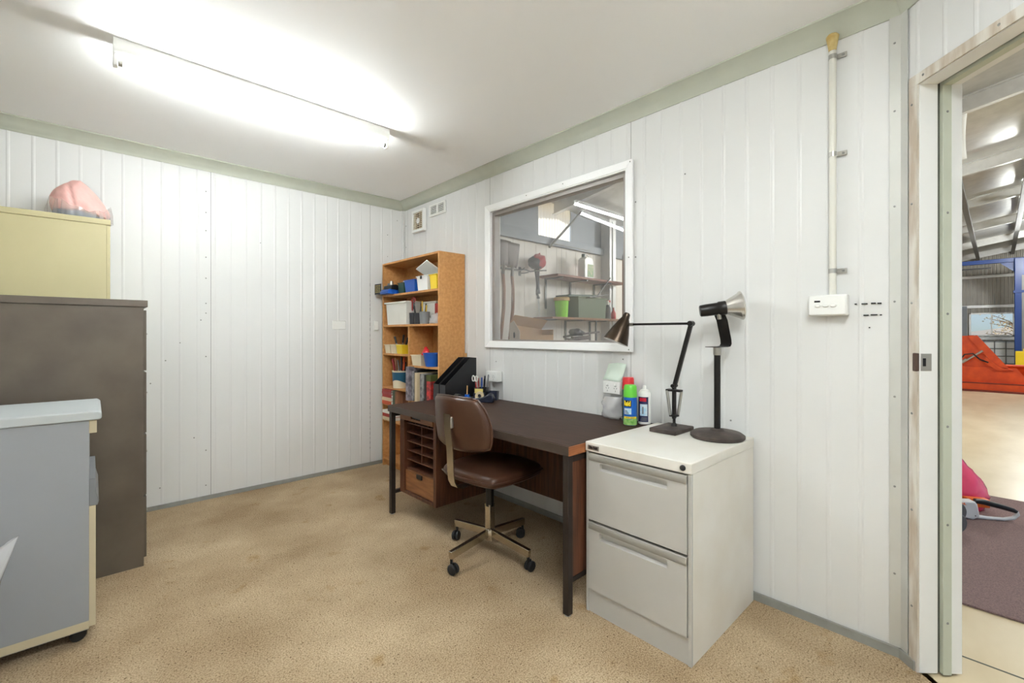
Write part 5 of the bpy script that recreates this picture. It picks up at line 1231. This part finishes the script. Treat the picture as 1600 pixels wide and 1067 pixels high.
# workshop lamps
def bay(label, x, y, e):
    r = thing('bay_light', label, 'ceiling light', (x, y, RZ(y) - .70), 0, 'lamps under the workshop roof')
    MB().lathe([(.09, .10), (.10, .11), (.06, .18), (.04, .22), (.0001, .225)], 24).build('lamp_cap', 'galv', r)
    MB().lathe([(.0001, -.08), (.06, -.07), (.105, -.02), (.115, .03), (.10, .09), (.09, .10)], 24).build('lamp_globe', mat('bay_glow', (1, 1, 1, 1), .4, var=.001, emit=(.97, 1, .98, 1), estr=BAY), r)
    MB().cyl((0, 0, .22), (0, 0, .66), .008, None, 8).build('hanging_rod', 'galv', r)
BAY = 190.0
bay('round globe lamp under the workshop roof near the blue lift', 14.2, -.62, BAY); bay('unseen globe lamp added over the middle of the workshop', 9.0, -2.2, BAY); bay('unseen globe lamp added over the workshop floor near the office', 4.6, -1.8, BAY); bay('unseen globe lamp added above the aisle beyond the workbench', 7.6, 1.5, BAY)  # only the lift lamp is seen; the other three are added to brighten the workshop
ps = MB(); vs = []
for i in range(9): 
    s_ = i / 8; w_ = .03 - .012 * math.sin(PI * s_); o_ = .015 * math.sin(5 * s_)
    vs += [(o_, -w_, -s_ * .46), (o_ + .006, w_, -s_ * .46)]
ps.add(vs, [(2 * i, 2 * i + 1, 2 * i + 3, 2 * i + 2) for i in range(8)])
g = tag(ps.build('plastic_strip', 'plastic_white', angle=180), 'white plastic strip hanging from a roof member', 'strip'); g.location = (6.46, .235, RZ(.235) - .172)
s_ = g.modifiers.new('solid', 'SOLIDIFY'); s_.thickness = .003
# outdoors beyond the far window
mat('dry_grass', rgb(196, 172, 124), .9, var=.15, vscale=.4)
mat('hill', rgb(150, 146, 140), .9, var=.15, vscale=.05)
mat('leaf', rgb(150, 132, 96), .7, col2=rgb(96, 92, 62), vscale=4); mat('bark', rgb(104, 86, 70), .8, var=.2)
struct(B(-60, 300, -200, 200, -.5, -.13).build('ground_outside', 'dry_grass', smooth=False), 'dry grass paddock outside the far window', 'ground')
hb = MB(); vs = []; n = 60
for k in range(n + 1):
    y = -220 + 440 * k / n; h = 5.2 + 2.4 * math.sin(k * .35) + 1.2 * math.sin(k * .9 + 1)
    vs += [(240, y, -1), (262, y, h), (300, y, -1)]
hb.add(vs, [(3 * k + j, 3 * k + 3 + j, 3 * k + 4 + j, 3 * k + 1 + j) for k in range(n) for j in (0, 1)])
struct(hb.build('hills', 'hill', angle=180), 'low hills on the horizon', 'hills')
tr = thing('bare_tree', 'sparse brown tree outside the far window', 'tree', (27, -.75, -.13)); random.seed(5)
MB().tube([(0, 0, 0), (.05, .02, .8), (.0, .05, 1.5)], [.09, .07, .05], 8).build('trunk', 'bark', tr)
br = MB(); lf = MB()
for k in range(16):
    a = random.uniform(0, 2 * PI); L_ = random.uniform(.5, 1.3); p = Vector((0, .04, random.uniform(.7, 1.5))); q_ = p + Vector((math.cos(a) * L_, math.sin(a) * L_, random.uniform(.2, .9)))
    br.tube([p, (p + q_) / 2 + Vector((0, 0, .08)), q_], [.025, .018, .008], 5)
    for j in range(22):
        c = p.lerp(q_, random.uniform(.35, 1.05)) + Vector([random.uniform(-.16, .16) for _ in range(3)]); u_ = Vector([random.uniform(-1, 1) for _ in range(3)]).normalized(); v_ = u_.orthogonal().normalized(); s_ = random.uniform(.03, .06)
        lf.add([c - u_ * s_, c + v_ * s_ * .5, c + u_ * s_, c - v_ * s_ * .5], [(0, 1, 2, 3)])
br.build('branches', 'bark', tr); lf.build('foliage', 'leaf', tr, smooth=False)['kind'] = 'stuff'
